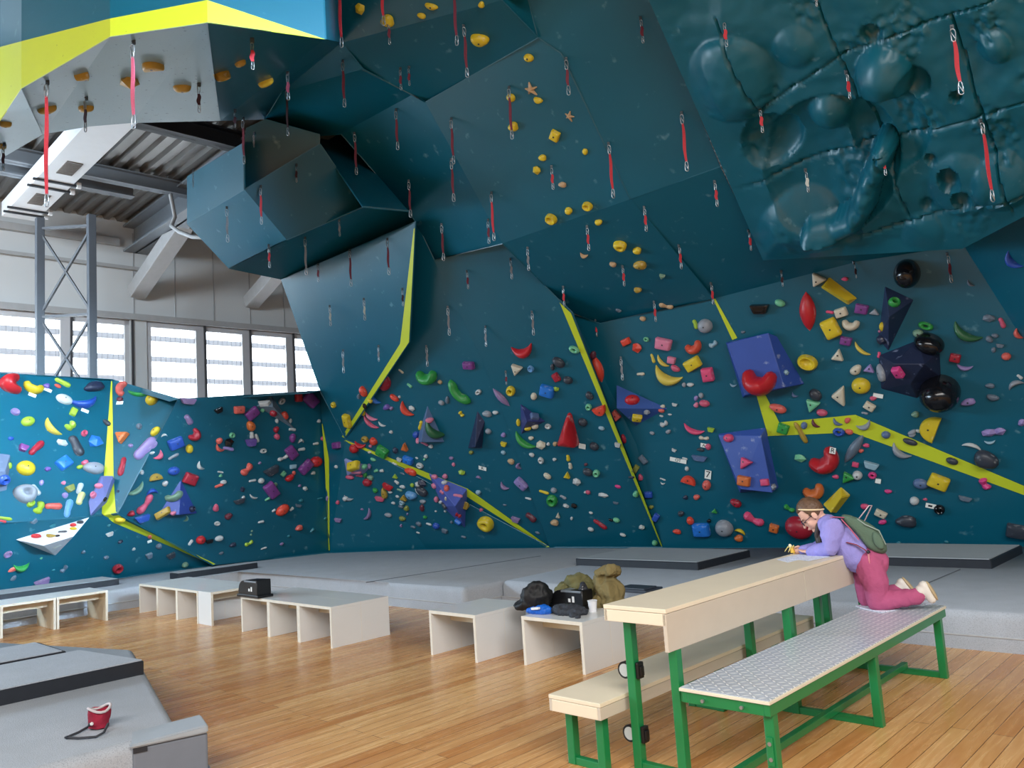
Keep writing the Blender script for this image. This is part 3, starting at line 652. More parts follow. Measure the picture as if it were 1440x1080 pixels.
# ------------------------------------------------------------------ small things on the units
M_pl = mat('black_plastic', (20, 21, 24), .35, var=.2); M_lidg = mat('grey_lid', (120, 128, 136), .4)
def case(p, label, wv, s=1.0):
    """black open case with a round shoulder, grey lid panel and two white stickers; p on the surface it stands on"""
    dv = V3((-wv.y, wv.x, 0)); r = empty('tool_case', p); tag(r, label, 'case', 'black cases on the white units')
    L_, Hh, Dp = .38 * s, .17 * s, .15 * s
    bm = bmesh.new(); pr_ = [(0, 0), (L_, 0), (L_, Hh)] + [(L_ * .28 - math.sin(a) * L_ * .26, Hh * .45 + math.cos(a) * Hh * .5) for a in [k * math.pi / 2 / 6 for k in range(7)]] + [(0, Hh * .3)]
    f = [bm.verts.new(p + wv * a + Z * b) for a, b in pr_]; g = [bm.verts.new(p + wv * a + Z * b + dv * Dp) for a, b in pr_]; n = len(f)
    for k in range(n): bm.faces.new((f[k], f[(k + 1) % n], g[(k + 1) % n], g[k]))
    bm.faces.new(f); bm.faces.new(g[::-1]); bmesh.ops.bevel(bm, geom=bm.edges[:], offset=.004, segments=1, affect='EDGES'); child(bm, 'case_body', M_pl, r, 40)
    bm = bmesh.new(); box(bm, p + wv * L_ * .34 + Z * Hh * .86 - dv * .004, wv * L_ * .62, dv * (Dp + .008), Z * .018 + Z * .0, .003); child(bm, 'lid', M_lidg, r)
    for q, hh in ((.56, .03), (.68, .05)):
        bm = bmesh.new(); box(bm, p + wv * L_ * q + Z * Hh * .36 - dv * .003, wv * .025 * s, dv * .003, Z * hh); child(bm, 'sticker', mat('sticker_white', (238, 238, 236), .6), r)
    bm = bmesh.new(); box(bm, p - wv * .02 - dv * .01, wv * (L_ + .05), dv * (Dp + .02), Z * .03, .005); child(bm, 'tray', M_pl, r)
    return r
wv1 = B
case(Pz(333, 839, .40) + A * .02, 'black case with two white stickers standing behind the six-unit white block', wv1, 1.15)
# grey bin between the two pairs, with a black bag and a second case on it
gb = Pz(728, 935, 0) + A * .25 - B * .11
r = empty('storage_bin', gb); tag(r, 'grey plastic bin standing between the two white pairs', 'bin')
M_bin = mat('grey_bin', (120, 128, 138), .5)
bm = bmesh.new(); box(bm, gb, B * .1, A * .4, Z * .44, .008); child(bm, 'bin_body', M_bin, r)
bm = bmesh.new(); box(bm, gb - B * .008 - A * .008 + Z * .42, B * .116, A * .416, Z * .02, .004); child(bm, 'bin_rim', M_pl, r)
ct = Pz(752, 860, .40) + A * .22
case(ct, 'black case with two white stickers behind the black bag on the cluttered pair', wv1, .95)
bm = bmesh.new(); bc = Pz(744, 858, .41) + A * .1
ball(bm, bc + Z * .10, (.14, .10, .11), 3); ball(bm, bc + Z * .17 + B * .03, (.09, .08, .07), 2); ball(bm, bc + Z * .03 - B * .05, (.16, .12, .05), 3); rough_up(bm, .025, 9, 4)
o = finish(bm, 'duffel', mat('black_nylon', (16, 17, 20), .6, var=.3, scale=10), smooth=60); remeshed(o, .012, 1); crumple(o, .018, 9, (1, 1, .7), 9); tag(o, 'slumped black bag on the cluttered white pair beside the grey bin', 'bag')
M_olive = mat('olive_cotton', (108, 104, 66), .9, var=.22, scale=7, bump=.35, bscale=35); M_blue = mat('blue_nylon', (22, 104, 210), .5, var=.2); M_gr = mat('charcoal_cloth', (56, 60, 68), .9, var=.25, scale=12)
def cloth(name, label, cat, spheres, m, amp, sc, seed, vox=.011):
    bm = bmesh.new()
    for c, rr in spheres: ball(bm, c, rr, 3)
    o = finish(bm, name, m, smooth=60); md = o.modifiers.new('remesh', 'REMESH'); md.mode = 'VOXEL'; md.voxel_size = vox; md.use_smooth_shade = True
    crumple(o, amp, 1 / sc, (1, 1, .55), seed)
    return tag(o, label, cat)
j0 = Pz(800, 856, .41) + A * .25
def at(u, v, off=0): return Pn(u, v, j0 + A * off, A)
o = cloth('jacket', 'olive green jacket heaped on the back white unit of the cluttered pair', 'jacket',
      [(at(800, 834), (.12, .10, .10)), (at(812, 818), (.10, .09, .06)), (at(823, 826), (.10, .09, .07)), (at(792, 845), (.12, .10, .06)), (at(822, 845), (.13, .11, .06)), (at(806, 848), (.14, .11, .05)), (at(832, 850), (.10, .1, .05))], M_olive, .030, .11, 1)
o2 = cloth('jacket', 'olive brown jacket standing up folded beside the paper cup', 'jacket',
      [(at(852, 806), (.09, .08, .05)), (at(862, 803), (.07, .08, .05)), (at(844, 822), (.06, .09, .11)), (at(860, 832), (.10, .09, .12)), (at(848, 846), (.08, .09, .09)), (at(862, 848), (.10, .10, .07))],
      mat('olive_brown_cotton', (124, 110, 70), .9, var=.22, scale=7, bump=.35, bscale=35), .028, .12, 2)
bm = bmesh.new(); pk = at(820, 829, -.13); tag(cloth('pouch', 'small dark pouch showing between the two olive jackets', 'pouch', [(pk, (.04, .03, .035)), (pk + Z * .03, (.03, .03, .03))], mat('pouch_dark', (40, 42, 50), .7, speck=((210, 212, 214), 30, .60, .66)), .01, .05, 3, .008), group='things heaped on the cluttered white pair')
fb = Pz(800, 862, .41)
cloth('gloves', 'dark grey gloves lying in front of the olive jackets', 'gloves', [(fb + Z * .02, (.12, .08, .045)), (fb + B * .09 + Z * .015, (.09, .07, .035)), (fb - B * .08 + Z * .02, (.08, .06, .045)), (Pz(806, 866, .41), (.03, .025, .02)), (Pz(812, 868, .41), (.022, .02, .015))], M_gr, .012, .06, 5, .007)
bb = Pz(759, 861, .41)
cloth('rain_cover', 'bright blue crumpled nylon pouch on the front white unit', 'pouch', [(bb + Z * .02, (.09, .06, .035)), (bb + B * .06 + Z * .025, (.06, .055, .042)), (bb - B * .07 + Z * .012, (.06, .05, .026))], M_blue, .009, .06, 6, .006)
bm = bmesh.new(); wp = Pz(748, 856, .45) ; bar(bm, wp, wp + B * .085 + Z * .01, .03, .02, bev=.006); o = finish(bm, 'tape_roll', mat('white_paper', (236, 236, 238), .7)); tag(o, 'small white packet lying on the blue pouch', 'packet')
cp_ = Pz(834, 860, .40); r = empty('paper_cup', cp_); tag(r, 'white paper cup on the front white unit beside the jackets', 'cup')
bm = bmesh.new(); cyl(bm, cp_, cp_ + Z * .09, .030, .040, 24); child(bm, 'cup_body', mat('paper_white', (236, 236, 240), .5), r, 50)
bm = bmesh.new(); tube(bm, [cp_ + Z * .09 + V3((math.cos(a), math.sin(a), 0)) * .040 for a in [2 * math.pi * k / 24 for k in range(25)]], .0028, 6, cap=False); child(bm, 'rim', mat('paper_white', (236, 236, 240), .5), r, 50)
# folded dark pad leaning on the mat behind the jackets
dp0 = Pz(903, 835, .31); bm = bmesh.new(); box(bm, dp0 - B * .33, B * .38, A * .3, Z * .03, .006); box(bm, dp0 - B * .3 + Z * .03, B * .33, A * .22, Z * .02, .006)
tag(finish(bm, 'folded_cover', mat('dark_blue_grey_vinyl', (52, 60, 72), .5, var=.3, scale=9)), 'dark folded vinyl cover on the mat edge behind the standing jacket', 'cover')
# ------------------------------------------------------------------ long table joined to the steel bench
M_green = mat('green_steel', (16, 122, 66), .38, var=.08, scale=5, coat=.2); M_ply = mat('birch_table', (236, 222, 196), .42, var=.06, scale=5); M_plyedge = mat('birch_edge_line', (178, 150, 112), .5)
M_tread = steel_tread(); M_tan = mat('tan_board', (204, 193, 176), .5, var=.05); M_bolt = mat('zinc', (170, 172, 175), .35, .8)
T0 = Pz(848, 850, .86); T0 = V3((T0.x, T0.y, 0))
def TP(s, b, z): return T0 + A * s + B * b + Z * z
TL, TW, TH = 2.42, .40, .86
r = empty('table', TP(0, 0, 0)); tag(r, 'long birch-topped table on green legs joined to a steel tread-plate bench', 'table')
def tb(name, s0, s1, b0, b1, z0, z1, m, bev=.003):
    bm = bmesh.new(); box(bm, TP(s0, b0, z0), A * (s1 - s0), B * (b1 - b0), Z * (z1 - z0), bev); return child(bm, name, m, r)
tb('tabletop', 0, TL, 0, TW, TH - .022, TH, M_ply)
tb('end_board', 0, .025, .004, TW - .004, TH - .085, TH - .024, M_ply); tb('end_board', TL - .025, TL, .004, TW - .004, TH - .085, TH - .024, M_ply)
tb('side_board', .0, 1.62, TW - .024, TW - .002, TH - .215, TH - .024, M_tan); tb('side_board', 1.625, TL, TW - .024, TW - .002, TH - .215, TH - .024, M_tan)
tb('side_board', 0, TL, .002, .024, TH - .085, TH - .024, M_ply)
SB0, SB1, SH = .43, .90, .475; SL0, SL1 = .04, 2.70
def leg(name, s, b, z0, z1, w=.05, parent=None):
    bm = bmesh.new(); box(bm, TP(s, b, z0), A * w, B * w, Z * (z1 - z0), .004); return child(bm, name, M_green, r)
ST = (.07, 1.36, 2.58)
for i, s in enumerate(ST):
    leg('leg', s, .07, 0, TH - .024); leg('leg', s, TW - .055, 0, TH - .215 if i else TH - .09); leg('leg', s, SB1 - .055, 0, SH - .06)
    tb('floor_rail', s + .005, s + .045, .12, SB1 - .055, .0, .04, M_green)
    tb('seat_bearer', s + .005, s + .045, TW - .005, SB1 - .055, SH - .085, SH - .035, M_green)
leg('leg', 1.9, .1, 0, TH - .09); leg('leg', 2.36, .1, 0, TH - .09)
tb('stretcher', .1, 2.6, .60, .64, .042, .08, M_green)
tb('seat_rail', SL0, SL1, SB1 - .03, SB1, SH - .075, SH - .02, M_green); tb('seat_rail', SL0, SL1, SB0, SB0 + .03, SH - .075, SH - .02, M_green)
tb('seat_rail', SL0, SL0 + .03, SB0 + .03, SB1 - .03, SH - .075, SH - .02, M_green)
tb('seat_board', SL0 - .01, SL1 + .01, SB0 - .012, SB1 + .006, SH - .020, SH - .004, mat('cream_board', (226, 218, 196), .5)); tb('tread_plate', SL0 - .004, SL1 + .004, SB0 - .006, SB1, SH - .004, SH, M_tread, .001)
for s, b in ((SL0 - .004, .55), (SL0 - .004, .76)):
    bm = bmesh.new(); cyl(bm, TP(s, b, SH - .05), TP(s - .012, b, SH - .05), .009, seg=8); child(bm, 'bolt', M_bolt, r)
for z in (.20, .27):
    bm = bmesh.new(); cyl(bm, TP(ST[0], SB1 - .03, z), TP(ST[0] - .012, SB1 - .03, z), .010, seg=8); child(bm, 'bolt', M_bolt, r)
bm = bmesh.new(); box(bm, TP(ST[0] - .008, SB1 - .045, .17), A * .008, B * .03, Z * .13, .002); child(bm, 'bracket', M_green, r)
for z in (.50, .17):       # swivel castors bolted to the first tall leg
    c = TP(ST[0] + .03, .042, z); w_ = bmesh.new(); cyl(w_, c - A * .011, c + A * .011, .045, seg=28); child(w_, 'castor_wheel', M_pl, r, 40)
    w_ = bmesh.new(); cyl(w_, c - A * .0125, c - A * .0105, .034, seg=28); child(w_, 'wheel_hub', mat('hub_grey', (186, 190, 188), .4), r, 40)
    w_ = bmesh.new(); box(w_, c + B * .078 - A * .02 - Z * .035, A * .05, B * .022, Z * .085, .006); box(w_, c + B * .095 - A * .012 - Z * .02, A * .03, B * .016, Z * .05, .004); child(w_, 'castor_fork', M_pl, r)
# low birch bench on the far side of the table
L0 = Pz(771, 976, .377); L0 = V3((L0.x, L0.y, 0))
def LP(s, b, z): return L0 + A * s + B * b + Z * z
r2 = empty('low_bench', L0); tag(r2, 'low birch bench on green legs running beside the long table', 'bench')
def lb(name, s0, s1, b0, b1, z0, z1, m, bev=.003):
    bm = bmesh.new(); box(bm, LP(s0, b0, z0), A * (s1 - s0), B * (b1 - b0), Z * (z1 - z0), bev); return child(bm, name, m, r2)
LLEN = 2.62
lb('seat', 0, LLEN, 0, .36, .355, .377, M_ply); lb('side_board', 0, LLEN, .338, .358, .29, .353, M_tan); lb('side_board', 0, LLEN, .002, .022, .29, .353, M_tan); lb('end_board', 0, .02, .022, .338, .29, .353, M_ply)
for s in (.07, 1.3, 2.5):
    for b in (.05, .26): lb('leg', s, s + .05, b, b + .05, 0, .354, M_green, .004)
    lb('floor_rail', s + .005, s + .045, .1, .26, 0, .04, M_green)
# papers on the table
def sheet(us, label, dz, rot=0):
    bm = bmesh.new(); vs = [bm.verts.new(Pz(u, v, TH + dz)) for u, v in us]; f = bm.faces.new(vs)
    ex = bmesh.ops.extrude_face_region(bm, geom=[f]); bmesh.ops.translate(bm, vec=Z * .0012, verts=[v for v in ex['geom'] if isinstance(v, bmesh.types.BMVert)])
    o = finish(bm, 'paper_sheet', mat('paper', (226, 230, 244), .8, var=.05, scale=20, speck=((150, 156, 180), 90, .58, .66))); tag(o, label, 'paper', 'papers on the long table'); return o
sheet([(1092, 787), (1128, 778), (1142, 783), (1108, 791)], 'printed sheet under the banana hand at the end of the long table', .0006)
sheet([(1110, 786), (1143, 778), (1168, 783), (1138, 789)], 'printed sheet under the sleeve on the long table', .002)
# ------------------------------------------------------------------ volumes bolted to the wall
def vol(label, verts, faces, rgb, tip=None):
    """verts: (u, v, h) pixel of the corner and how far it stands off the wall"""
    c0 = sum(v[0] for v in verts) / len(verts); c1 = sum(v[1] for v in verts) / len(verts)
    base = [k for k in verts if k[2] < .01] or verts
    h0 = hit(c0, c1) or hit(base[0][0] + 2, base[0][1]); pts = []
    for u, v, h in verts:
        hh = hit(u, v)
        if hh is None: hh = (0, Pn(u, v, h0[1], h0[2]), h0[2])
        p, n = hh[1], hh[2]
        pts.append(Pn(u, v, p + n * h, n) if h > 0 else p - n * .015)
    bm = bmesh.new(); vs = [bm.verts.new(p) for p in pts]; cen = sum(pts, V3()) / len(pts)
    for f in faces: bm.faces.new([vs[i] for i in f])
    bmesh.ops.triangulate(bm, faces=[f for f in bm.faces if len(f.verts) > 3])
    bmesh.ops.recalc_face_normals(bm, faces=bm.faces)
    for f in bm.faces:
        a, b, c = [v.co.copy() for v in f.verts]; n = (b - a).cross(c - a).normalized()
        if n.dot(CAM - a) < 0: n = -n
        NEWTRI.append((a, b, c, n, 'vol'))
    bmesh.ops.bevel(bm, geom=bm.edges[:], offset=.006, segments=1, affect='EDGES')
    o = finish(bm, 'climbing_volume', mat('volume_%d_%d_%d' % rgb, rgb, .5, var=.12, scale=3, bump=.04, speck=((150, 160, 190), 9, .64, .80)))
    return tag(o, label, 'climbing volume', 'volumes bolted to the climbing walls')
NEWTRI = []
vol('grey wedge volume at the very edge of the blue side wall', [(-30, 632, 0), (15, 638, 0), (14, 660, 0), (8, 662, .28), (-30, 664, .28), (-30, 700, 0), (10, 690, 0)], [(0, 1, 3, 4), (1, 2, 3), (4, 3, 6, 5), (3, 2, 6), (0, 4, 5), (0, 5, 6, 2, 1)], (112, 126, 152))
vol('blue-grey slab volume slanting beside the yellow spike', [(143, 669, .05), (159, 669, .14), (148, 700, .16), (127, 725, .08), (125, 706, .04), (161, 676, 0), (150, 706, 0), (130, 726, 0), (141, 669, 0), (124, 706, 0)], [(0, 1, 2, 3, 4), (1, 5, 6, 2), (2, 6, 7, 3), (3, 7, 9, 4), (4, 9, 8, 0), (0, 8, 5, 1), (8, 9, 7, 6, 5)], (96, 106, 160))
vol('white shelf volume jutting out low on the side wall', [(21, 759, 0), (127, 727, 0), (104, 754, .42), (61, 767.5, .42), (78, 782, 0)], [(0, 1, 2, 3), (3, 2, 4), (0, 3, 4), (1, 4, 2), (0, 4, 1)], (214, 216, 220))
vol('indigo pyramid volume on the dark side panel', [(255, 672, 0), (279, 722, 0), (221, 724, 0), (252, 724, .24)], [(0, 2, 3), (0, 3, 1), (2, 1, 3), (0, 1, 2)], (50, 72, 150))
vol('grey pyramid volume at the top of the dark side panel', [(382, 556, 0), (360, 571, 0), (418, 607, 0), (384, 572, .26)], [(0, 1, 3), (0, 3, 2), (1, 2, 3), (0, 2, 1)], (104, 122, 136))
vol('lilac volume crowded with holds at the corner of the walls', [(477, 641, 0), (499, 649, .12), (521, 656, 0), (511, 668, 0), (487, 670, 0), (500, 661, .24)], [(0, 1, 5), (1, 2, 5), (2, 3, 5), (3, 4, 5), (4, 0, 5), (0, 4, 3, 2, 1)], (136, 144, 190))
vol('narrow grey-blue fin volume behind the bottle green jug', [(601, 568, 0), (584, 622, 0), (592, 622, .26), (626, 622, 0)], [(0, 1, 2), (0, 2, 3), (1, 3, 2), (0, 3, 1)], (78, 104, 142))
vol('long lilac-blue volume at the middle of the sloping yellow stripe', [(601, 664, 0), (657, 687, 0), (654, 744, 0), (640, 712, .34), (622, 712, .1)], [(0, 1, 3), (1, 2, 3), (0, 3, 4), (4, 3, 2), (0, 4, 2, 1)], (76, 92, 170))
vol('dark purple-blue volume on the middle panel', [(731, 567, 0), (768, 593, 0), (732, 612, 0), (741, 593, .24)], [(0, 3, 1), (0, 2, 3), (2, 1, 3), (0, 1, 2)], (48, 56, 112))
vol('tall navy blue prism volume on the middle panel', [(671, 575, 0), (657, 631, 0), (678, 631, 0), (668, 629, .22), (682, 591, 0)], [(0, 1, 3), (0, 3, 4), (3, 2, 4), (1, 2, 3), (0, 4, 2, 1)], (32, 42, 74))
vol('blue triangle volume with a red dome on it', [(866, 540, 0), (942, 575, 0), (867, 574, .30), (895, 600, 0)], [(0, 2, 1), (2, 3, 1), (0, 3, 2), (0, 1, 3)], (46, 80, 150))
vol('large blue plate volume under the red horseshoe jug', [(1022, 483, .10), (1080, 468, .10), (1103, 545, .30), (1047, 556, .30), (1094, 474, 0), (1132, 540, 0), (1020, 482, 0), (1044, 560, 0)], [(0, 1, 2, 3), (1, 4, 5, 2), (3, 2, 5, 7), (0, 3, 7, 6), (0, 6, 4, 1), (6, 7, 5, 4)], (40, 70, 150))
vol('blue wedge volume with hot pink holds', [(1010, 612, .05), (1070, 613, .16), (1086, 693, .34), (1041, 688, .30), (1010, 610, 0), (1077, 601, 0), (1095, 686, 0), (1040, 694, 0)], [(0, 1, 2, 3), (4, 5, 1, 0), (1, 5, 6, 2), (3, 2, 6, 7), (0, 3, 7, 4), (4, 7, 6, 5)], (54, 82, 160))
vol('navy pyramid volume with a green ring hold', [(1244, 401, 0), (1286, 421, 0), (1249, 496, 0), (1234, 478, 0), (1250, 446, .30)], [(0, 4, 1), (1, 4, 2), (2, 4, 3), (3, 4, 0), (0, 1, 2, 3)], (30, 46, 78))
vol('large dark navy volume behind the glossy black sphere', [(1234, 500, 0), (1290, 478, 0), (1322, 492, 0), (1324, 532, 0), (1290, 562, 0), (1238, 548, 0), (1258, 512, .32), (1300, 512, .34), (1280, 540, .2)], [(0, 1, 7, 6), (1, 2, 7), (2, 3, 7), (3, 4, 8, 7), (4, 5, 8), (5, 0, 6), (6, 7, 8), (5, 6, 8), (0, 5, 4, 3, 2, 1)], (28, 38, 66))
TRI += NEWTRI
# ------------------------------------------------------------------ holds
RGB = dict(red=(206, 30, 40), crimson=(178, 30, 52), vermilion=(240, 74, 50), orangered=(226, 84, 56), coral=(236, 104, 92), orange=(226, 116, 52), yellow=(236, 206, 40), banana=(232, 208, 84), ochre=(186, 152, 52), lime=(170, 206, 60), paleyellow=(224, 222, 150),
           green=(48, 160, 70), darkgreen=(44, 104, 62), mint=(122, 208, 160), sage=(126, 164, 138), teal=(36, 124, 140), azure=(34, 124, 226), blue=(36, 84, 190), skyblue=(108, 170, 226), paleblue=(160, 196, 214), slateblue=(92, 116, 160), navy=(34, 44, 74),
           violet=(112, 84, 172), purple=(130, 60, 140), lilac=(160, 140, 202), mauve=(150, 124, 170), pink=(232, 132, 164), hotpink=(240, 82, 128), rose=(220, 92, 124), magenta=(232, 64, 140), white=(212, 216, 216), cream=(226, 216, 192), tan=(206, 170, 128), grey=(156, 162, 172),
           slate=(106, 122, 140), charcoal=(56, 62, 74), black=(18, 18, 22), maroon=(104, 40, 56), olive=(144, 150, 64), brown=(120, 84, 56))
CNAME = dict(vermilion='orange-red', orangered='orange-red', hotpink='hot pink', paleyellow='pale yellow', darkgreen='dark green', skyblue='sky blue', paleblue='pale blue', slateblue='slate blue', azure='bright blue', lime='lime green', mint='mint green', sage='sage green', olive='olive green', banana='soft yellow')
SH = dict(o=('dome_hold', 'dome'), b=('pebble_hold', 'pebble'), k=('jug_hold', 'curled jug'), n=('crescent_hold', 'crescent'), s=('pinch_hold', 'bar'), p=('spindle_hold', 'spindle'), x=('bone_hold', 'bone-shaped'), r=('ring_hold', 'ring'), d=('pocket_hold', 'pocketed'), t=('triangle_hold', 'triangular'),
          q=('block_hold', 'block'), l=('edge_hold', 'ledge'), c=('faceted_hold', 'faceted'), j=('pot_hold', 'scooped'), h=('half_round_hold', 'half-round'), w=('wedge_hold', 'wedge'), v=('star_hold', 'starfish'), y=('cone_hold', 'cone'))
def hold_mat(c): return mat('resin_' + c, tuple(x * .86 + 4 for x in RGB[c]) if c != 'black' else RGB[c], .42 if c != 'black' else .16, var=.10, scale=2.5, bump=.06 if c != 'black' else 0, bscale=22, speck=None if c == 'black' else ((214, 214, 214), 3.2, .60, .98))
def pillow(out, prof=((1, 0), (1, .16), (.95, .30), (.8, .42), (.55, .49), (.25, .52)), c=(0, 0)):
    bm = bmesh.new(); n = len(out); rings = []
    for s, z in prof: rings.append([bm.verts.new((c[0] + (x - c[0]) * s, c[1] + (y - c[1]) * s, z)) for x, y in out])
    for a, b in zip(rings, rings[1:]):
        for k in range(n): bm.faces.new((a[k], a[(k + 1) % n], b[(k + 1) % n], b[k]))
    top = bm.verts.new((c[0], c[1], prof[-1][1] + .005))
    for k in range(n): bm.faces.new((rings[-1][k], rings[-1][(k + 1) % n], top))
    return bm
def ell(n=24, f=None, a=1, b=1):
    return [(.5 * a * math.cos(t) * (f(t) if f else 1), .5 * b * math.sin(t) * (f(t) if f else 1)) for t in [2 * math.pi * k / n for k in range(n)]]
FLAT = ((1, 0), (1, .30), (.95, .42), (.86, .48), (.5, .52), (.2, .52))
def rpoly(pts, r=.16, k=4):
    out = []; n = len(pts)
    for i in range(n):
        p, a, b = V3((*pts[i], 0)), V3((*pts[i - 1], 0)), V3((*pts[(i + 1) % n], 0)); u, w = (a - p).normalized() * r, (b - p).normalized() * r
        for t in [j / k for j in range(k + 1)]:
            q = (p + u) * (1 - t) ** 2 + p * 2 * t * (1 - t) + (p + w) * t * t; out.append((q.x, q.y))
    return out
def arc_tube(r, t0, t1, rad, n=14, zc=.0, sq=1.0):
    bm = bmesh.new(); pts = []; rr = []
    for k in range(n + 1):
        t = k / n; a = math.radians(t0 + (t1 - t0) * t); pts.append(V3((math.cos(a) * r, math.sin(a) * r * sq, zc))); rr.append(rad(t))
    tube(bm, pts, rr, 12); return bm
def norm_bm(bm, zmax=None):
    xs = [v.co.x for v in bm.verts]; ys = [v.co.y for v in bm.verts]; cx, cy = (min(xs) + max(xs)) / 2, (min(ys) + max(ys)) / 2; sx, sy = max(xs) - min(xs), max(ys) - min(ys)
    for v in bm.verts: v.co.x = (v.co.x - cx) / sx; v.co.y = (v.co.y - cy) / sy
    zs = [v.co.z for v in bm.verts]
    if zmax:
        m = max(zs)
        for v in bm.verts: v.co.z = max(-.05, v.co.z * zmax / m)
    return bm
def proto(sh, var):
    R = random.Random(hash((sh, var)) % 1000 if False else ord(sh) * 7 + var); ph = R.uniform(0, 6.28); am = R.uniform(.05, .14)
    sm = 50; zb = None
    if sh == 'o': bm = pillow(ell(26), ((1, 0), (.99, .14), (.92, .30), (.76, .42), (.5, .50), (.22, .53))); zb = .535
    elif sh == 'b': bm = pillow(ell(22, lambda t: 1 + am * math.sin(2 * t + ph) + am * .7 * math.sin(3 * t + ph * 2))); norm_bm(bm); zb = .53
    elif sh == 'k': bm = norm_bm(arc_tube(.33, 200, 340 + 10, lambda t: .20 + .07 * math.sin(math.pi * t), sq=1.0), .62)
    elif sh == 'n': bm = norm_bm(arc_tube(.9, 222, 318, lambda t: .02 + .16 * math.sin(math.pi * min(1, max(0, t * .96 + .02))) ** .8), .55)
    elif sh == 's': bm = bmesh.new(); tube(bm, [(-.36, 0, 0), (-.15, .02, 0), (.15, .0, 0), (.36, 0, 0)], [.2, .19, .22, .23], 12); norm_bm(bm, .52)
    elif sh == 'p': bm = bmesh.new(); tube(bm, [(x / 10 - .5, 0, 0) for x in range(11)], [.02 + .2 * math.sin(math.pi * x / 10) ** .8 for x in range(11)], 14); norm_bm(bm, .55)
    elif sh == 'x': bm = bmesh.new(); tube(bm, [(-.35, .03, 0), (-.2, 0, 0), (0, -.02, 0), (.2, 0, 0), (.35, .05, 0)], [.22, .19, .13, .18, .2], 12); norm_bm(bm, .5)
    elif sh == 'r': bm = bmesh.new(); tube(bm, [(math.cos(a) * .32, math.sin(a) * .32, .08) for a in [2 * math.pi * k / 20 for k in range(21)]], .19, 10, cap=False); norm_bm(bm, .5)
    elif sh == 'd':
        bm = pillow(ell(28, lambda t: 1 + .05 * math.sin(3 * t + ph)), ((1, 0), (1, .2), (.93, .36), (.78, .47), (.55, .52), (.42, .50), (.3, .40), (.22, .25), (.1, .2)), (.05, .06))
        norm_bm(bm)
    elif sh == 't': bm = pillow(rpoly([(-.5, -.42), (.5, -.42), (0, .5)], .14), FLAT, (0, -.1)); norm_bm(bm); zb = .535
    elif sh == 'q':
        j = lambda: R.uniform(-.09, .09)
        bm = pillow(rpoly([(-.5 + abs(j()), -.45), (.5 - abs(j()), -.5), (.5, .42 + j()), (-.42, .5)], .12), ((1, 0), (1, .28), (.95, .42), (.82, .50), (.5, .54), (.2, .55))); norm_bm(bm); zb = .56; sm = 35
    elif sh == 'l': bm = pillow(rpoly([(-.5, .3), (.5, .3), (.34, -.4), (-.3, -.4)], .12), ((1, 0), (1, .45), (.94, .6), (.7, .64), (.3, .62)), (0, .1)); norm_bm(bm); sm = 35
    elif sh == 'h': bm = pillow([(.5 * math.cos(a), .5 * math.sin(a)) for a in [math.pi + math.pi * k / 16 for k in range(17)]], FLAT, (0, -.2)); norm_bm(bm); zb = .535; sm = 35
    elif sh == 'c':
        bm = bmesh.new(); bmesh.ops.create_icosphere(bm, subdivisions=1, radius=.5)
        for v in bm.verts: v.co *= R.uniform(.72, 1.1); v.co.z = max(0, v.co.z * 1.1)
        norm_bm(bm, .55); sm = 0
    elif sh == 'j': bm = pillow(ell(24, lambda t: 1 + .08 * math.sin(t * 2 + ph)), ((1, 0), (1, .22), (.95, .42), (.82, .56), (.66, .56), (.5, .42), (.3, .30)), (0, .12)); norm_bm(bm)
    elif sh == 'w':
        bm = bmesh.new(); v = [bm.verts.new(p) for p in [(-.5, -.4, 0), (.4, -.5, 0), (.5, .2, 0), (-.46, .5, 0), (-.42, -.1, .55), (.30, -.12, .55)]]
        for f in ((0, 1, 5, 4), (1, 2, 5), (2, 3, 4, 5), (3, 0, 4), (0, 3, 2, 1)): bm.faces.new([v[i] for i in f])
        bmesh.ops.bevel(bm, geom=bm.edges[:], offset=.03, segments=2, affect='EDGES'); sm = 30
    elif sh == 'v':
        bm = bmesh.new()
        for k in range(5):
            a = 2 * math.pi * k / 5 + .3; l_ = R.uniform(.34, .58); tube(bm, [(0, 0, 0), (math.cos(a) * l_ * .5, math.sin(a) * l_ * .5, 0), (math.cos(a) * l_, math.sin(a) * l_, 0)], [.2, .12, .07], 8)
        norm_bm(bm, .35)
    elif sh == 'y': bm = pillow(rpoly([(-.5, -.5), (.5, -.44), (.06, .5), (-.1, .5)], .1), ((1, 0), (.93, .25), (.8, .48), (.62, .62), (.35, .72), (.1, .76)), (0, -.16)); norm_bm(bm)
    bmesh.ops.recalc_face_normals(bm, faces=bm.faces)
    me = bpy.data.meshes.new(SH[sh][0]); bm.to_mesh(me); bm.free()
    for p in me.polygons: p.use_smooth = sm > 0
    if sm: me.set_sharp_from_angle(angle=math.radians(sm))
    return me, zb
PROTO = {}; HM = {}
def hold_mesh(sh, var, c):
    if sh not in 'bqcdj': var = 0
    if (sh, var) not in PROTO: PROTO[(sh, var)] = proto(sh, var)
    k = (sh, var, c)
    if k not in HM:
        me = PROTO[(sh, var)][0].copy(); me.materials.append(hold_mat(c)); HM[k] = me
    return HM[k], PROTO[(sh, var)][1]
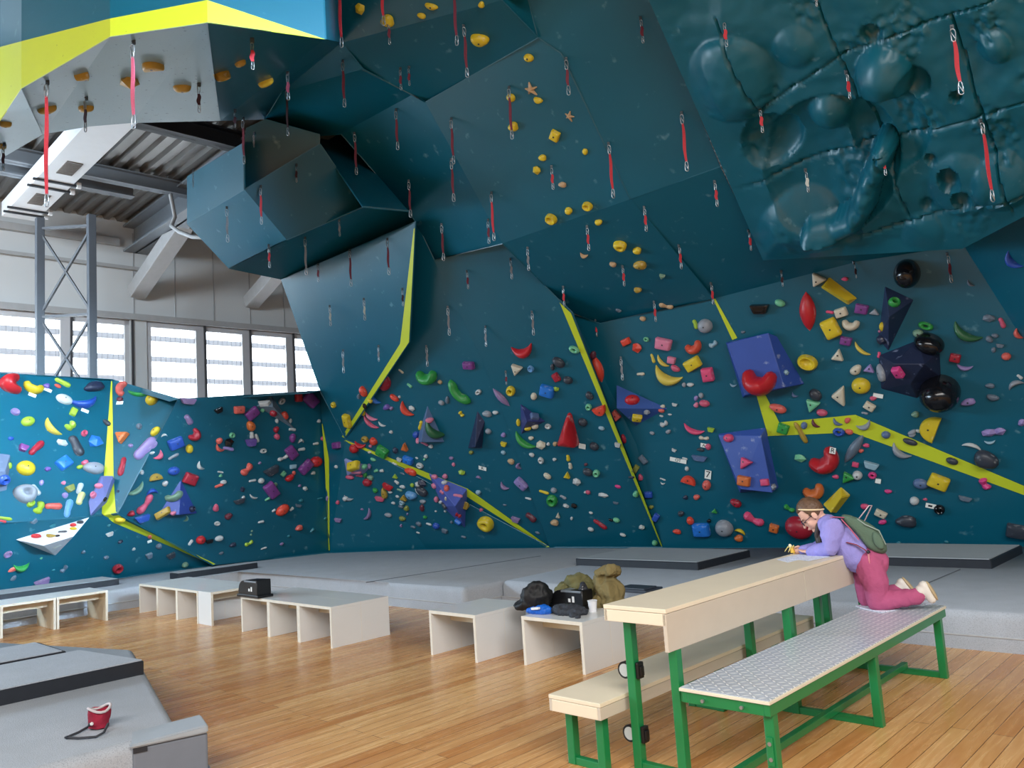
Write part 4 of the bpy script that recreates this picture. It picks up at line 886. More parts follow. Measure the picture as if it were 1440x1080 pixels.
HOLDS = """14 540 30 28 k red 100|big red kidney-shaped jug at the top corner of the blue side wall
46 546 27 17 k yellow 0|yellow bean-shaped jug hold with a paper tag under it
65 543 9 8 b violet 0
88 538 22 8 s lime 5|lime green bar hold under the top edge of the blue wall
81 543 9 5 b vermilion 0
131 544 28 15 b navy -25|dark blue-black lump hold above the big blue crescent
90 562 22 14 o white 0|white dome hold beside the big blue crescent
119 567 38 17 n blue -25|big blue crescent hold below the dark lump
103 580 9 12 q lime 0
21 580 12 9 j lilac 0
39 593 18 14 o lime -30|round lime green hold on the blue side wall
72 602 31 13 n banana 42|cream and yellow banana hold on the blue side wall
99 599 15 12 x lime -40
150 595 13 7 b charcoal 20
118 610 8 9 j rose 0
107 627 32 14 s charcoal 65|tall dark grey tapered pinch hold on the blue wall
134 622 19 18 c azure 0|bright blue faceted hold next to the yellow spike stripe
87 623 15 9 c white 0
15 617 7 6 b blue 0
32 631 12 9 l purple 0
51 630 27 10 s crimson -45|dark red slanting sausage hold on the blue wall
171 547 23 13 k coral 95|coral hook hold at the top beside the yellow spike
169 562 9 7 b maroon 0
172 617 18 16 t orange 180|orange triangle hold right of the yellow spike
5 674 15 15 r blue 0|blue ring hold at the edge of the grey wedge volume
13 655 6 9 b lime 0
36 659 24 21 o yellow 0|large round yellow dome hold on the blue side wall
67 660 8 7 b violet 0
89 652 19 17 q azure -40|bright blue slanted block hold on the blue wall
119 651 9 9 b rose 0
112 657 9 6 b lime -20
131 659 28 17 b grey -15|grey boulder hold left of the yellow spike
34 695 30 26 d grey 0|large round grey hold with a finger pocket
50 689 18 8 s white 50
58 679 6 8 b lilac 0
89 679 6 6 b pink 0
98 688 12 9 l olive -30
91 697 8 8 b lilac 0
112 687 17 8 s white -60
113 701 20 10 s paleyellow -60|pale yellow pinch hold beside the blue-grey slab volume
139 684 12 8 b pink 0
132 697 8 10 j pink 0
43 709 11 9 j lime -45
55 714 19 12 x lime -55|lime green knobbly hold under the large grey pocket hold
75 712 22 10 s coral -15|coral sausage hold at the foot of the blue wall
96 715 27 10 s skyblue -65|long pale blue pinch hold above the white shelf volume
7 729 18 5 s lime -8
4 733 9 4 s red -5
172 656 28 9 s crimson 88|tall crimson pinch hold right of the yellow spike
166 691 4 4 b navy 0
147 702 7 5 b black 0
51 755 14 7 r red 0
71 754 16 7 n ochre 15
88 748 12 4 s charcoal -25
103 739 9 6 o red 0
103 744 10 5 b yellow 0
113 735 9 6 b charcoal 0
81 754 6 4 b black 0
48 733 9 5 l slate -20
74 739 8 4 l teal -5
11 779 11 8 j mauve -25
30 798 20 12 n green 10|green leaf-shaped hold low on the side wall
17 801 11 6 b coral 0
19 813 9 6 b slate -20
59 818 20 8 l mauve 0|mauve ledge hold just above the grey mat
90 800 12 7 x slate -35
58 785 4 3 b mint 0
75 802 5 3 b teal 0
117 776 6 5 b slate 0
149 784 7 6 b slate 20
154 751 10 5 l white 0
169 762 7 6 c navy 0
153 739 5 4 b teal 0
165 799 14 13 r crimson 0|crimson ring hold low on the dark wall
196 554 38 9 n green 8|long green crescent hold under the window sill
214 563 17 16 o yellow 0|round yellow hold under the end of the long green crescent
196 600 8 9 b slate 0
219 607 16 10 o yellow -60
205 631 38 18 s lilac -55|big lilac eggplant-shaped hold on the wall corner
184 627 7 6 b lilac 0
264 564 22 8 l mauve 8|wide mauve ledge hold under the top of the dark panel
307 577 12 7 l black -15
265 590 16 9 s mauve 50
274 612 18 16 k crimson -40|crimson curled hold in the middle of the dark panel
247 623 21 16 q blue -15|blue block hold on the dark panel
266 631 10 13 o yellow 0
231 612 9 5 n white 180
214 637 7 4 b white 0
224 641 15 10 n rose -40
244 642 16 5 s grey -18
308 620 9 9 b coral 0
308 631 15 8 n coral 35
326 612 8 8 r mint 0
322 622 13 12 c black 0
321 631 16 6 s lilac 15
281 656 14 8 n white 50
244 662 16 12 o blue 0|blue dome hold above the indigo pyramid volume
199 664 6 7 b white 0
219 670 18 9 h ochre 180
232 680 8 8 b white 0
267 673 19 16 q crimson 20|crimson block hold at the tip of the indigo pyramid volume
192 689 27 11 n sage -25|sage green leaf hold left of the indigo pyramid
214 691 16 9 n blue 180
204 709 32 11 x rose -45|rose pink bone-shaped hold left of the indigo pyramid
184 722 10 8 b crimson 0
200 729 20 9 l blue -5|blue ledge hold above the yellow stripe on the dark panel
245 699 26 13 k sage -20|sage green curved hold on the indigo pyramid
230 722 23 10 q ochre -35|ochre slanted edge hold under the indigo pyramid
244 722 8 6 b pink 0
269 716 9 9 r navy 0
262 730 9 6 n sage -50
169 730 14 9 o yellow 25|yellow knob hold on the yellow stripe corner
310 664 9 3 s white 15
310 669 5 4 b mint 0
308 683 13 5 s coral -8
314 678 9 6 b white 0
303 714 8 11 b rose 0
321 726 11 9 b maroon 0
305 736 8 6 j white 0
282 759 13 12 o red 0|round red hold low on the dark panel
308 757 12 8 o white 0
294 761 11 5 l black 0
268 763 9 5 s white -45
211 754 6 8 b coral 0
223 768 8 8 b slate 0
188 772 5 4 b white 0
209 781 9 7 l slate 0
240 781 12 7 l charcoal -5
327 766 10 6 b navy 0
311 778 7 4 b slate 0
260 794 9 8 o sage 0
336 576 15 11 q coral 0|coral block hold near the top of the dark panel
354 581 20 14 q purple -30|purple wedge hold beside the grey pyramid volume
352 599 15 12 b orange 45
372 569 18 7 l white 0
396 564 11 8 r white -40
385 580 10 10 b crimson 0
399 585 12 10 b vermilion 20
408 592 5 7 b white 0
389 592 5 7 b white 0
411 604 11 5 s white 10
369 577 6 6 b mint 0
419 559 10 12 q red 0
436 562 23 17 q purple 35|big purple wedge hold at the top end of the dark panel
388 604 8 9 b crimson 0
389 614 8 9 b rose 0
354 612 10 7 s white 80
361 616 13 6 s white 65
352 622 15 10 l violet 0
370 634 10 7 r white 0
411 616 9 13 b purple 0
409 636 19 14 q purple 45
423 620 9 7 n white 180
424 632 11 5 s white 0
398 644 17 6 x white -10
412 656 10 6 q paleblue 0
444 624 9 4 s white 0
454 617 7 7 b rose 0
448 592 6 5 b white 0
444 649 18 15 o red 0|large red dome hold beside the thin yellow spike
429 656 22 13 q purple -35|purple wedge hold under the red dome
470 569 8 9 r yellow 0
475 626 18 10 q purple -10|purple block hold at the start of the yellow stripes
347 660 20 11 x coral -35|coral bone-shaped hold on the dark panel
365 651 5 4 b mauve 0
381 662 22 10 l charcoal -15|dark grey ledge hold on the dark panel
355 676 11 4 s white 0
367 676 9 8 o white 0
381 689 24 16 q purple 45|large purple wedge hold low on the dark panel
387 681 6 5 b sage 0
398 666 8 6 q mint -40
407 672 14 9 b red -10
413 665 5 6 b coral 0
440 665 7 5 b white 0
341 688 7 8 c navy 0
336 705 16 6 l charcoal -3
342 699 5 4 b white 0
356 699 14 5 n white 25
376 702 8 4 s mint -15
421 683 5 4 b mauve 0
429 687 8 6 c white 20
397 717 21 14 o vermilion -20|bright orange-red oval hold low on the dark panel
385 718 6 4 s white -20
410 716 7 5 s white -25
423 704 7 5 b teal 0
419 711 9 4 l slate 15
461 701 5 8 b mauve 0
450 701 9 3 s teal 0
475 706 6 6 b rose 0
486 701 8 7 b white 0
367 734 9 4 s white 0
420 742 11 8 b coral 0
439 746 8 5 s teal -35
406 754 5 4 b teal 0
350 764 13 6 x lime -12
354 747 3 3 b sage 0
353 752 3 3 b sage 0
476 731 11 5 l mauve 0
396 765 6 4 b mauve 0
371 771 9 3 s white -5
457 729 5 4 b teal 0
601 530 34 22 k green -10|big dark green rounded jug under the yellow stripe
619 537 7 6 b tan 0
645 552 44 17 k green 52|long green loop-shaped jug beside the dark green jug
542 538 25 18 o crimson -60|large crimson dome hold sitting on the yellow stripe
512 550 16 11 o vermilion 80|orange-red egg hold left of the yellow stripe
505 557 6 8 b slate 0
555 559 15 8 o vermilion 30
562 558 4 4 b white 0
571 576 26 12 n vermilion 55|orange-red curved jug below the crimson dome
580 574 10 8 c white 0
528 562 18 9 n azure 45|bright blue banana hold on the yellow stripe
521 563 8 6 b yellow 40
514 571 8 9 c black 0
511 580 7 9 b yellow 0
544 572 13 8 b violet -25
551 574 6 6 b mauve 0
490 591 20 12 q yellow 100|yellow block hold beside the point of the yellow stripe
522 587 21 7 n pink 20|pink banana hold right of the stripe point
521 595 28 8 n rose 35|long rose banana hold right of the stripe point
537 597 13 5 n white 20
550 607 6 5 b white 0
514 617 11 9 r ochre 0
526 620 12 11 o vermilion 60
570 627 10 12 t orange 0
507 626 19 9 n red 0
499 630 14 13 o red 0
521 627 6 4 b pink 0
539 634 18 16 q green 20|bright green block hold above the sloping yellow stripe
557 633 8 10 c navy 0
592 598 16 7 s yellow 115
586 611 10 11 b blue 0
588 620 6 9 b pink 0
597 624 13 4 s pink 10
604 591 12 8 b pink 0
610 607 36 19 n darkgreen 32|large bottle green curved jug on the narrow fin volume
606 627 7 6 b white 0
649 582 9 7 x yellow 60
621 566 9 7 b grey 0
629 562 6 12 b slate 0
576 542 9 5 s mint 30
564 522 9 4 s cream 35
499 656 20 13 q yellow -5|yellow block hold on the lilac volume
512 657 9 8 b mint 0
519 656 6 8 b mauve 0
492 671 13 6 o rose 0
501 664 15 5 s pink 0
505 669 11 4 s rose 0
521 671 10 7 b sage 20
514 668 6 7 b green 0
517 678 14 11 o crimson 0|crimson round hold under the lilac volume
473 656 7 5 b white 0
525 646 9 5 b mint 20
529 662 8 5 s mint -30
537 662 7 5 s white -20
520 636 6 4 b cream 0
555 652 8 4 s white 15
562 646 8 5 l white 15
575 646 16 11 q azure 0|bright blue block hold above the sloping yellow stripe
586 644 5 3 b white 0
599 641 6 6 b white 0
597 646 4 4 b mint 0
591 654 11 8 r white 0
578 662 19 10 b vermilion 12|orange-red hold on the sloping yellow stripe
556 669 8 6 t lime 0
558 678 8 5 s white 30
566 684 9 5 b white 0
566 666 8 3 s slate 10
546 684 16 7 l red 15
541 693 17 9 b ochre 90|tall ochre hold among the small holds below the stripe
549 692 7 4 b white 0
535 701 15 6 l rose 0
528 689 8 7 b green 60
562 689 9 4 s sage 0
559 698 6 4 b white 0
568 699 11 8 t ochre 0
579 696 18 12 b skyblue 10|sky blue hold beside the black and white cluster
580 682 6 6 b lime 0
588 681 8 10 c white 0
595 679 14 11 c navy 0
594 690 19 12 b charcoal 25|charcoal hold in the cluster beside the lilac slab
590 693 18 5 n white 25
595 705 10 6 b grey 0
594 714 7 11 b maroon 0
553 707 7 4 b white 0
566 706 8 8 r paleblue 0
564 712 8 5 b slate 0
572 714 8 8 b olive 0
566 729 10 7 b olive 20
546 724 11 6 b grey 0
509 716 5 3 b mauve 0
518 724 21 8 n mauve -60|mauve horn-shaped hold low on the wall
490 701 15 6 n grey 15
598 727 6 6 c green 0
613 719 4 3 b white 0
626 719 4 3 b white 0
589 736 9 6 b slate 20
603 737 9 4 s white 0
614 739 11 9 o blue 0
626 746 9 6 q slate 0
581 741 8 4 s slate 0
588 749 6 3 b white 0
564 739 4 5 b mauve 0
573 723 3 4 b mauve 0
611 671 9 7 b pink 0
626 669 8 7 b pink 0
625 679 9 6 b white 0
611 683 9 7 b pink 0
628 687 8 10 o coral 0
622 692 8 6 x pink 0
614 702 7 9 b pink 0
627 701 4 7 b cream 0
620 706 9 5 b white -20
625 711 11 6 b charcoal 25
644 697 14 5 s pink 15
645 724 9 8 x crimson 0
645 733 10 8 q azure 0
635 734 5 4 b slate 0
635 644 7 5 b mauve 0
638 653 5 6 b pink 0
650 664 10 9 c lime 0
736 494 33 20 n red -20|bright red banana hold high on the middle panel
660 513 18 11 q purple -12|purple wedge hold high on the middle panel
727 520 16 15 t cream 190|cream heart-shaped hold under the red banana
747 518 9 9 j skyblue 0
786 509 20 13 o charcoal 30|charcoal dome hold left of the yellow spike
783 530 13 10 q crimson 60
799 534 14 11 o charcoal 10
777 516 6 10 b charcoal 0
808 491 16 10 r mint 15|mint ring hold on the edge of the long yellow spike
719 549 13 15 r yellow 0|yellow ring hold on the middle panel
673 551 11 7 r white -40
705 559 35 10 p mauve 48|long mauve spindle hold on the middle panel
751 557 9 11 o cream 0
770 549 21 17 q azure 5|bright blue wedge hold on the middle panel
782 547 9 8 c lime 0
751 587 13 10 q slateblue -15
752 599 10 8 b cream 0
742 602 10 6 r yellow 10
729 594 12 6 o yellow 95
771 599 9 7 j white 0
685 581 14 9 b grey 0
697 580 9 6 b white 0
687 606 9 8 o grey 0
708 611 7 7 b lilac 0
801 603 31 52 y red 0|tall red cone hold standing on the middle panel
820 593 14 11 o charcoal 30
737 621 36 13 n green 35|long green cucumber-shaped hold on the middle panel
747 616 8 6 b cream 0
762 625 13 12 c cream 0|cream faceted hold left of the tall red cone
771 624 5 5 b white 0
781 624 7 7 b tan 0
836 627 14 11 o charcoal 30
709 624 9 6 l yellow 0
663 636 7 6 b olive 0
708 636 7 6 b paleblue 0
719 648 10 8 b tan 20
729 655 10 8 n mauve 90
673 671 9 5 n mauve 180
761 647 10 8 r white 80
780 646 6 5 b white 0
799 644 10 6 s yellow 90
802 655 10 6 s cream 90
798 667 9 9 t yellow 0
770 669 12 8 o cream 30
748 639 8 6 b white 30
812 677 12 11 c white 0
734 679 20 12 q lilac 40|lilac shell hold on the middle panel
709 684 15 8 n mauve 35
673 692 8 7 b paleblue 0
765 692 15 5 s yellow 5
779 689 9 8 o grey 0
777 703 16 18 r green 0|green doughnut hold low on the middle panel
792 699 10 5 s grey 20
796 711 9 7 c white 20
808 711 9 8 c black 0
743 701 10 4 s white -5
654 709 11 10 t ochre 0
677 717 6 6 b rose 0
684 735 24 22 d yellow 0|large yellow pocketed hold under the sloping yellow stripe
747 727 17 10 s maroon 35|maroon sausage hold right of the sloping yellow stripe
726 730 13 7 l mauve 0
785 724 6 8 t cream 0
780 734 12 9 b tan 0
804 729 4 6 b white 0
756 749 7 4 b slate 0
652 755 8 4 s slate -5
710 710 6 3 b slate 0
841 519 40 16 p vermilion 76|long orange-red sausage hold right of the yellow spike
834 499 10 12 b maroon 0
829 556 13 10 b charcoal 70
828 572 9 10 r mint 0
845 577 20 13 h vermilion -30|orange-red half-round hold on the long yellow spike
866 584 14 12 q coral 40
846 602 9 6 b paleblue 0
877 617 14 7 o crimson 75
869 625 9 6 l white 0
827 663 15 11 o charcoal 15
839 665 10 11 r mint 0
824 653 5 5 b maroon 0
827 692 7 6 b rose 0
823 692 4 4 b white 0
849 696 15 7 c white -5
869 684 9 5 b magenta 0
894 694 8 10 b mint 0
888 671 9 4 s charcoal -15
894 659 12 8 q olive 120
901 671 10 7 b rose 90
905 646 14 8 q slate 40
912 695 12 9 q blue -10
923 727 12 9 q blue -60
932 674 9 3 s white 8
932 680 7 4 n white 0
948 633 7 4 l white 15
966 659 6 7 o white 0
969 674 21 11 h vermilion 185|orange-red half-round ledge hold low on the back wall
964 699 7 6 b navy 0
958 722 9 8 b charcoal 0
971 732 12 10 o vermilion 70
952 747 12 7 b vermilion 0
866 707 8 3 l slate 0
831 721 6 4 b white 0
844 737 22 7 s crimson 30|long crimson sausage hold low on the middle panel
867 731 10 7 o mint 10
859 731 7 4 b black 0
831 744 9 6 o white 10
876 752 9 5 o white 10
903 741 8 7 c white 0
921 763 8 8 o mint 0
916 713 7 6 b olive 0
889 563 21 15 o red 0|red dome hold on the blue triangle volume
896 586 14 11 q yellow 0
910 579 9 9 c grey 0
930 577 9 6 b coral 0
932 571 7 5 b cream 0
971 541 10 6 b white 0
962 541 6 7 b grey 0
949 569 8 4 l white 0
942 583 6 3 b white 0
930 585 6 3 b white 0
934 596 12 8 x white -30
940 607 8 6 b grey -20
917 609 7 5 b grey 0
931 509 23 8 n banana 40|small banana hold above the big yellow banana
918 504 14 5 s banana 75
938 531 42 22 n banana 15|big yellow banana hold on the back wall
945 506 12 10 q pink 0
950 518 14 9 b rose 35
901 526 12 5 s cream -12
881 480 14 10 q vermilion -30
897 489 14 14 c vermilion 0
909 477 8 7 r mint 20
934 483 24 17 q pink 0|large pink block hold above the banana holds
992 458 21 20 o grey 0|round grey ball hold with a yellow hold tucked behind
978 456 14 7 s lime 70
976 489 25 18 k orangered -25|orange-red heart-shaped hold above the yellow block
975 511 25 17 q yellow -35|yellow tilted block hold beside the blue plate volume
996 526 20 17 q hotpink 80|hot pink block hold beside the blue plate volume
1003 484 13 8 x paleblue -35
1067 538 48 38 k red 8|big red horseshoe jug on the blue plate volume
1105 524 8 8 c paleblue 0
1031 542 10 5 n paleblue 0
979 560 6 8 b lilac 0
986 556 7 8 b grey 0
979 569 7 8 b pink 0
991 567 15 10 o rose 0
1094 574 24 12 b coral 5|coral oval hold on the yellow stripe below the horseshoe jug
1117 556 10 6 n slateblue 25
1045 467 6 4 b slate 0
975 605 31 11 n hotpink 10|hot pink boomerang hold on the back wall
1000 604 10 6 l lime 0
990 616 15 6 x cream -5
996 628 8 9 b rose 0
985 632 11 5 b charcoal 0
984 644 22 7 l slateblue -3
963 645 8 4 s white 5
994 682 12 15 o coral 0
980 699 9 8 b coral 0
1025 616 15 12 o hotpink 0|hot pink dome hold at the top of the blue wedge volume
1048 649 19 14 t hotpink -25|hot pink triangle hold in the middle of the blue wedge volume
1047 676 19 15 q orange 0|orange block hold near the foot of the blue wedge volume
1076 678 12 10 q hotpink -10
1086 685 10 10 c grey 0
1102 602 16 15 q green 5|green block hold on the bent yellow stripe
1126 608 34 8 s ochre 60|ochre stick hold across the bent yellow stripe
1131 598 9 11 o slateblue 0
1126 644 16 11 c mint 0|mint green frog-like hold under the bent yellow stripe
1035 707 16 11 b crimson 10
1005 718 8 6 t green 0
1060 730 30 13 x hotpink 18|hot pink bone-shaped hold low on the back wall
987 744 24 19 q azure -15|blue wedge hold low on the back wall
997 732 6 6 b black 0
1019 742 25 24 o grey 0|round grey disc hold low on the back wall
1041 747 16 7 n yellow 190
1039 756 12 10 b orange 0
1089 742 13 12 q orange 0
1110 715 16 8 x green 20
1124 741 38 31 o crimson 10|large dark red dome hold behind the girl's face
1145 692 30 22 k orange -25|orange curled hold above the girl's head
1136 692 4 4 b black 0
1149 395 20 17 t cream 200|cream heart-shaped hold below the overhang edge
1181 410 50 22 w yellow 25|long yellow wedge hold below the overhang edge
1136 438 57 22 p red 88|tall red spindle hold on the back wall
1188 392 9 6 b hotpink 0
1167 439 11 5 s hotpink 0
1183 439 17 13 q cream -25|cream block hold beside the tall red spindle
1196 457 24 16 k cream 0|cream heart-shaped jug on the back wall
1212 434 18 14 q purple 0|purple block hold left of the navy pyramid volume
1169 461 28 22 q yellow 60|yellow trapezoid hold beside the tall red spindle
1190 479 16 12 q purple 0
1211 492 28 8 n banana 35|slim yellow banana hold left of the navy pyramid volume
1179 498 16 16 t cream 0|cream teardrop hold below the purple holds
1236 499 9 5 s hotpink 100
1257 426 16 15 r green 0|green ring hold on the navy pyramid volume
1230 438 13 8 t grey 0
1241 459 14 8 n yellow 100
1237 466 7 4 b pink 0
1240 477 13 12 b navy 0
1276 384 40 34 o black 80|glossy black dome hold under the overhang
1069 434 26 13 l black -8|black ledge hold under the overhang edge
1097 426 15 10 o mint 15|mint green oval hold under the overhang edge
1136 509 28 21 j yellow 8|yellow pot-shaped hold right of the blue plate volume
1204 520 17 13 b cream -30
1223 517 14 11 t lilac 0
1241 524 26 14 b grey 0|grey boulder hold at the foot of the navy pyramid volume
1264 522 18 13 q magenta 80|magenta block hold beside the black sphere
1211 542 25 23 o yellow 0|large round yellow hold above the bent yellow stripe
1179 556 29 17 t cream 270|cream shell-shaped hold above the bent yellow stripe
1147 555 19 15 o charcoal 40|charcoal dome hold with a chalky white side
1141 567 20 16 t mint -45|mint green triangular hold under the chalky dome
1156 580 15 10 o rose 0
1228 560 9 7 b rose 0
1223 571 15 11 q cream 20
1216 581 9 4 s grey 0
1146 596 16 8 n maroon 45
1177 594 16 8 n slateblue 30
1180 607 16 12 r blue 0|blue ring hold on the bent yellow stripe
1192 591 8 9 b coral 0
1194 607 11 8 b coral 0
1216 599 21 12 n grey -30|grey shell hold at the bend of the yellow stripe
1246 611 12 11 o slateblue 0
1201 631 52 14 p slate -58|long slate grey shark-shaped hold beside the red kidney jug
1280 621 20 9 o charcoal 10
1283 608 13 7 b grey -30
1161 649 44 33 k red -38|big red kidney jug under the bent yellow stripe
1218 626 9 6 b hotpink 0
1211 634 7 6 b coral 0
1203 653 9 7 q hotpink 0
1225 654 20 9 l paleblue 5
1191 669 18 14 t green -30|green star-like hold beside the white ball hold
1206 668 13 13 o white 0|white ball hold below the slate shark-shaped hold
1175 670 9 6 b hotpink 0
1227 668 11 10 r magenta 0
1265 636 30 14 n grey 32|grey horn-shaped hold under the long yellow stripe
1177 702 40 24 w yellow -58|tall yellow wedge hold beside the girl's head
1249 691 10 6 b magenta 0
1286 704 12 12 o white 0
1239 722 16 10 q cream 12
1216 712 11 8 b hotpink 0
1241 734 11 7 b magenta -30
1274 732 27 17 b charcoal -5|charcoal boulder hold above the backpack
1424 367 30 16 n blue 0|blue jug hold on the lit side panel
1431 470 18 10 n coral 55|coral curved hold on the edge of the lit side panel
1409 454 16 7 s rose 65
1364 399 13 6 n slate 40
1391 447 15 10 c slate 0
1357 470 42 18 n darkgreen 25|dark green horn-shaped hold on the shaded wall
1302 458 20 11 r green 10|green ring hold above the black lump
1291 469 14 12 b sage 0
1307 482 40 28 o black 15|glossy black lump hold above the black sphere
1391 477 11 8 b slate 60
1399 472 9 6 b slate 0
1406 486 10 5 l slate 0
1322 550 52 50 o black 0|large glossy black sphere hold on the shaded wall
1343 503 14 12 q crimson 0
1356 517 21 9 n lilac 0
1415 501 12 11 o coral 0
1397 492 6 8 b slate 0
1392 542 12 7 b slate 0
1427 540 21 10 n grey 145
1434 530 9 5 s white 35
1361 565 19 10 b lilac -20
1396 559 16 9 b slate 10
1306 601 38 22 h yellow 110|large yellow half-moon hold above the long yellow stripe
1287 582 10 9 b sage 0
1283 612 10 6 b grey -20
1291 606 7 5 b white 0
1391 608 19 12 c lilac -15
1407 606 14 11 c lilac -20
1392 622 14 6 n paleblue -15
1367 627 25 8 n white 185|white wavy hold above the dark boulder
1386 646 31 26 b charcoal 40|dark boulder hold above the long yellow stripe
1339 648 16 10 o charcoal 10
1385 680 18 12 x magenta 60|magenta claw-like hold under the long yellow stripe
1295 680 20 15 o slateblue 0|slate blue dome hold beside the yellow faceted hold
1320 677 26 20 q yellow 10|yellow faceted hold under the long yellow stripe
1301 702 6 4 b rose 0
1321 716 14 14 r black 0
1357 701 17 6 l slate 3
1437 594 9 12 c lilac 0
1431 746 28 20 q charcoal -5|black block hold at the edge of the photo above the mat
1331 762 6 4 b teal 0
1264 763 6 4 b teal 0
937 430 21 8 x tan 0
904 448 9 7 b tan 0
870 436 9 5 r slate 20
897 407 11 9 b ochre 0
827 289 15 12 j yellow 0
800 296 11 11 o yellow 0
842 312 11 9 b yellow -20
872 344 19 17 d yellow 10
896 351 12 11 b yellow 0
821 359 12 8 n tan 10
862 371 10 8 b tan 0
900 371 19 13 b ochre -20
931 388 8 8 t sage 180
744 81 15 11 o yellow 0
747 125 20 20 v tan -20|tan starfish-shaped taped hold on the big teal overhang
757 141 14 9 b yellow 20
719 137 13 11 b yellow 0
722 177 15 13 b yellow -10
801 163 15 15 v tan 10
781 190 14 15 q yellow 20
763 221 12 9 b yellow 0
756 239 12 12 c yellow 0
823 213 8 9 b yellow 0
791 259 12 8 b tan 0
776 307 17 15 j yellow -10
508 12 14 15 c yellow 0
545 28 20 17 b yellow 0
607 9 20 9 b yellow 15
593 22 13 8 b yellow 0
677 6 9 9 b yellow 0
675 55 27 19 b yellow 20
118 105 21 17 t ochre 10
212 90 30 18 h ochre 0
180 112 26 24 c ochre 20
256 122 26 16 o ochre 80
311 103 26 18 j ochre 80
337 87 17 12 b ochre -10
373 114 23 13 b yellow 15
67 152 27 16 b ochre -10
120 150 23 13 b ochre 0
7 172 16 15 b ochre 0
3 203 12 16 b ochre 0"""
rows = []
for ln in HOLDS.strip().splitlines():
    d, _, lab = ln.partition('|'); t = d.split(); rows.append([float(t[0]), float(t[1]), float(t[2]), float(t[3]), t[4], t[5], float(t[6]), lab])
CUT = (' under ', ' beside ', ' at ', ' on ', ' above ', ' below ', ' left of ', ' right of ', ' next ', ' low ', ' high ', ' in ', ' behind ', ' sitting ', ' across ', ' standing ', ' among ', ' with ')
def short(l):
    for c in CUT: l = l.split(c)[0]
    return l
LM = [r for r in rows if r[7]]
cnt = {}
for r_ in LM: cnt[short(r_[7])] = cnt.get(short(r_[7]), 0) + 1
LMU = [r_ for r_ in LM if cnt[short(r_[7])] == 1]
def size_word(w, h): a = w * h; return 'tiny ' if a < 36 else 'small ' if a < 110 else '' if a < 330 else 'large '
def rel(dx, dy):
    if abs(dx) > 2.2 * abs(dy): return 'right of' if dx > 0 else 'left of'
    if abs(dy) > 2.2 * abs(dx): return 'below' if dy > 0 else 'above'
    return ('below' if dy > 0 else 'above') + (' right of' if dx > 0 else ' left of')
seen = {}
for r_ in rows:
    if not r_[7]:
        l = min(LMU, key=lambda q: math.hypot(q[0] - r_[0], q[1] - r_[1])); dist = math.hypot(l[0] - r_[0], l[1] - r_[1])
        body = (size_word(r_[2], r_[3]) + CNAME.get(r_[5], r_[5]) + ' ' + SH[r_[4]][1] + ' hold', rel(r_[0] - l[0], r_[1] - l[1]), short(l[7])); seen.setdefault(body, []).append((dist, r_))
ORD = ['', 'second ', 'third ', 'fourth ', 'fifth ', 'sixth ', 'seventh ']
for body, lst in seen.items():
    lst.sort(key=lambda q: q[0])
    for i, (dd, r_) in enumerate(lst):
        o_ = ('nearest ' if i == 0 else ORD[i]) if len(lst) > 1 else ''
        lab = f'{o_}{body[0]} {body[1]} the {body[2]}'
        if len(lab.replace('-', ' ').split()) > 15: lab = lab.replace(' hold ', ' ', 1)
        if len(lab.replace('-', ' ').split()) > 15: lab = lab.replace('above left of', 'upper left of').replace(' the large ', ' the ').replace(' the long ', ' the ')
        if len(lab.replace('-', ' ').split()) > 15: lab = f'{o_}{body[0]} {body[1]} the ' + ' '.join(body[2].split()[-4:])
        r_[7] = lab
def hgroup(u, v):
    if v < 225 and u < 400: return 'ochre holds under the pale overhang'
    if v < 455 and u > 400 and u < 960 and not (u > 860 and v > 440): return 'yellow holds on the teal overhangs'
    if u < 250 - (v - 560) * .5: return 'holds on the blue side wall'
    if u < 462: return 'holds on the dark side panel'
    if u < 690: return 'holds on the corner panels'
    if u < 805 + (v - 440) * .385: return 'holds on the middle panel'
    return 'holds on the back wall'
boltm = mat('bolt_steel', (70, 72, 76), .4, .7)
bb_ = bmesh.new(); cyl(bb_, V3((0, 0, 0)), V3((0, 0, .5)), .5, seg=10); bolt_me = bpy.data.meshes.new('bolt'); bb_.to_mesh(bolt_me); bb_.free(); bolt_me.materials.append(boltm)
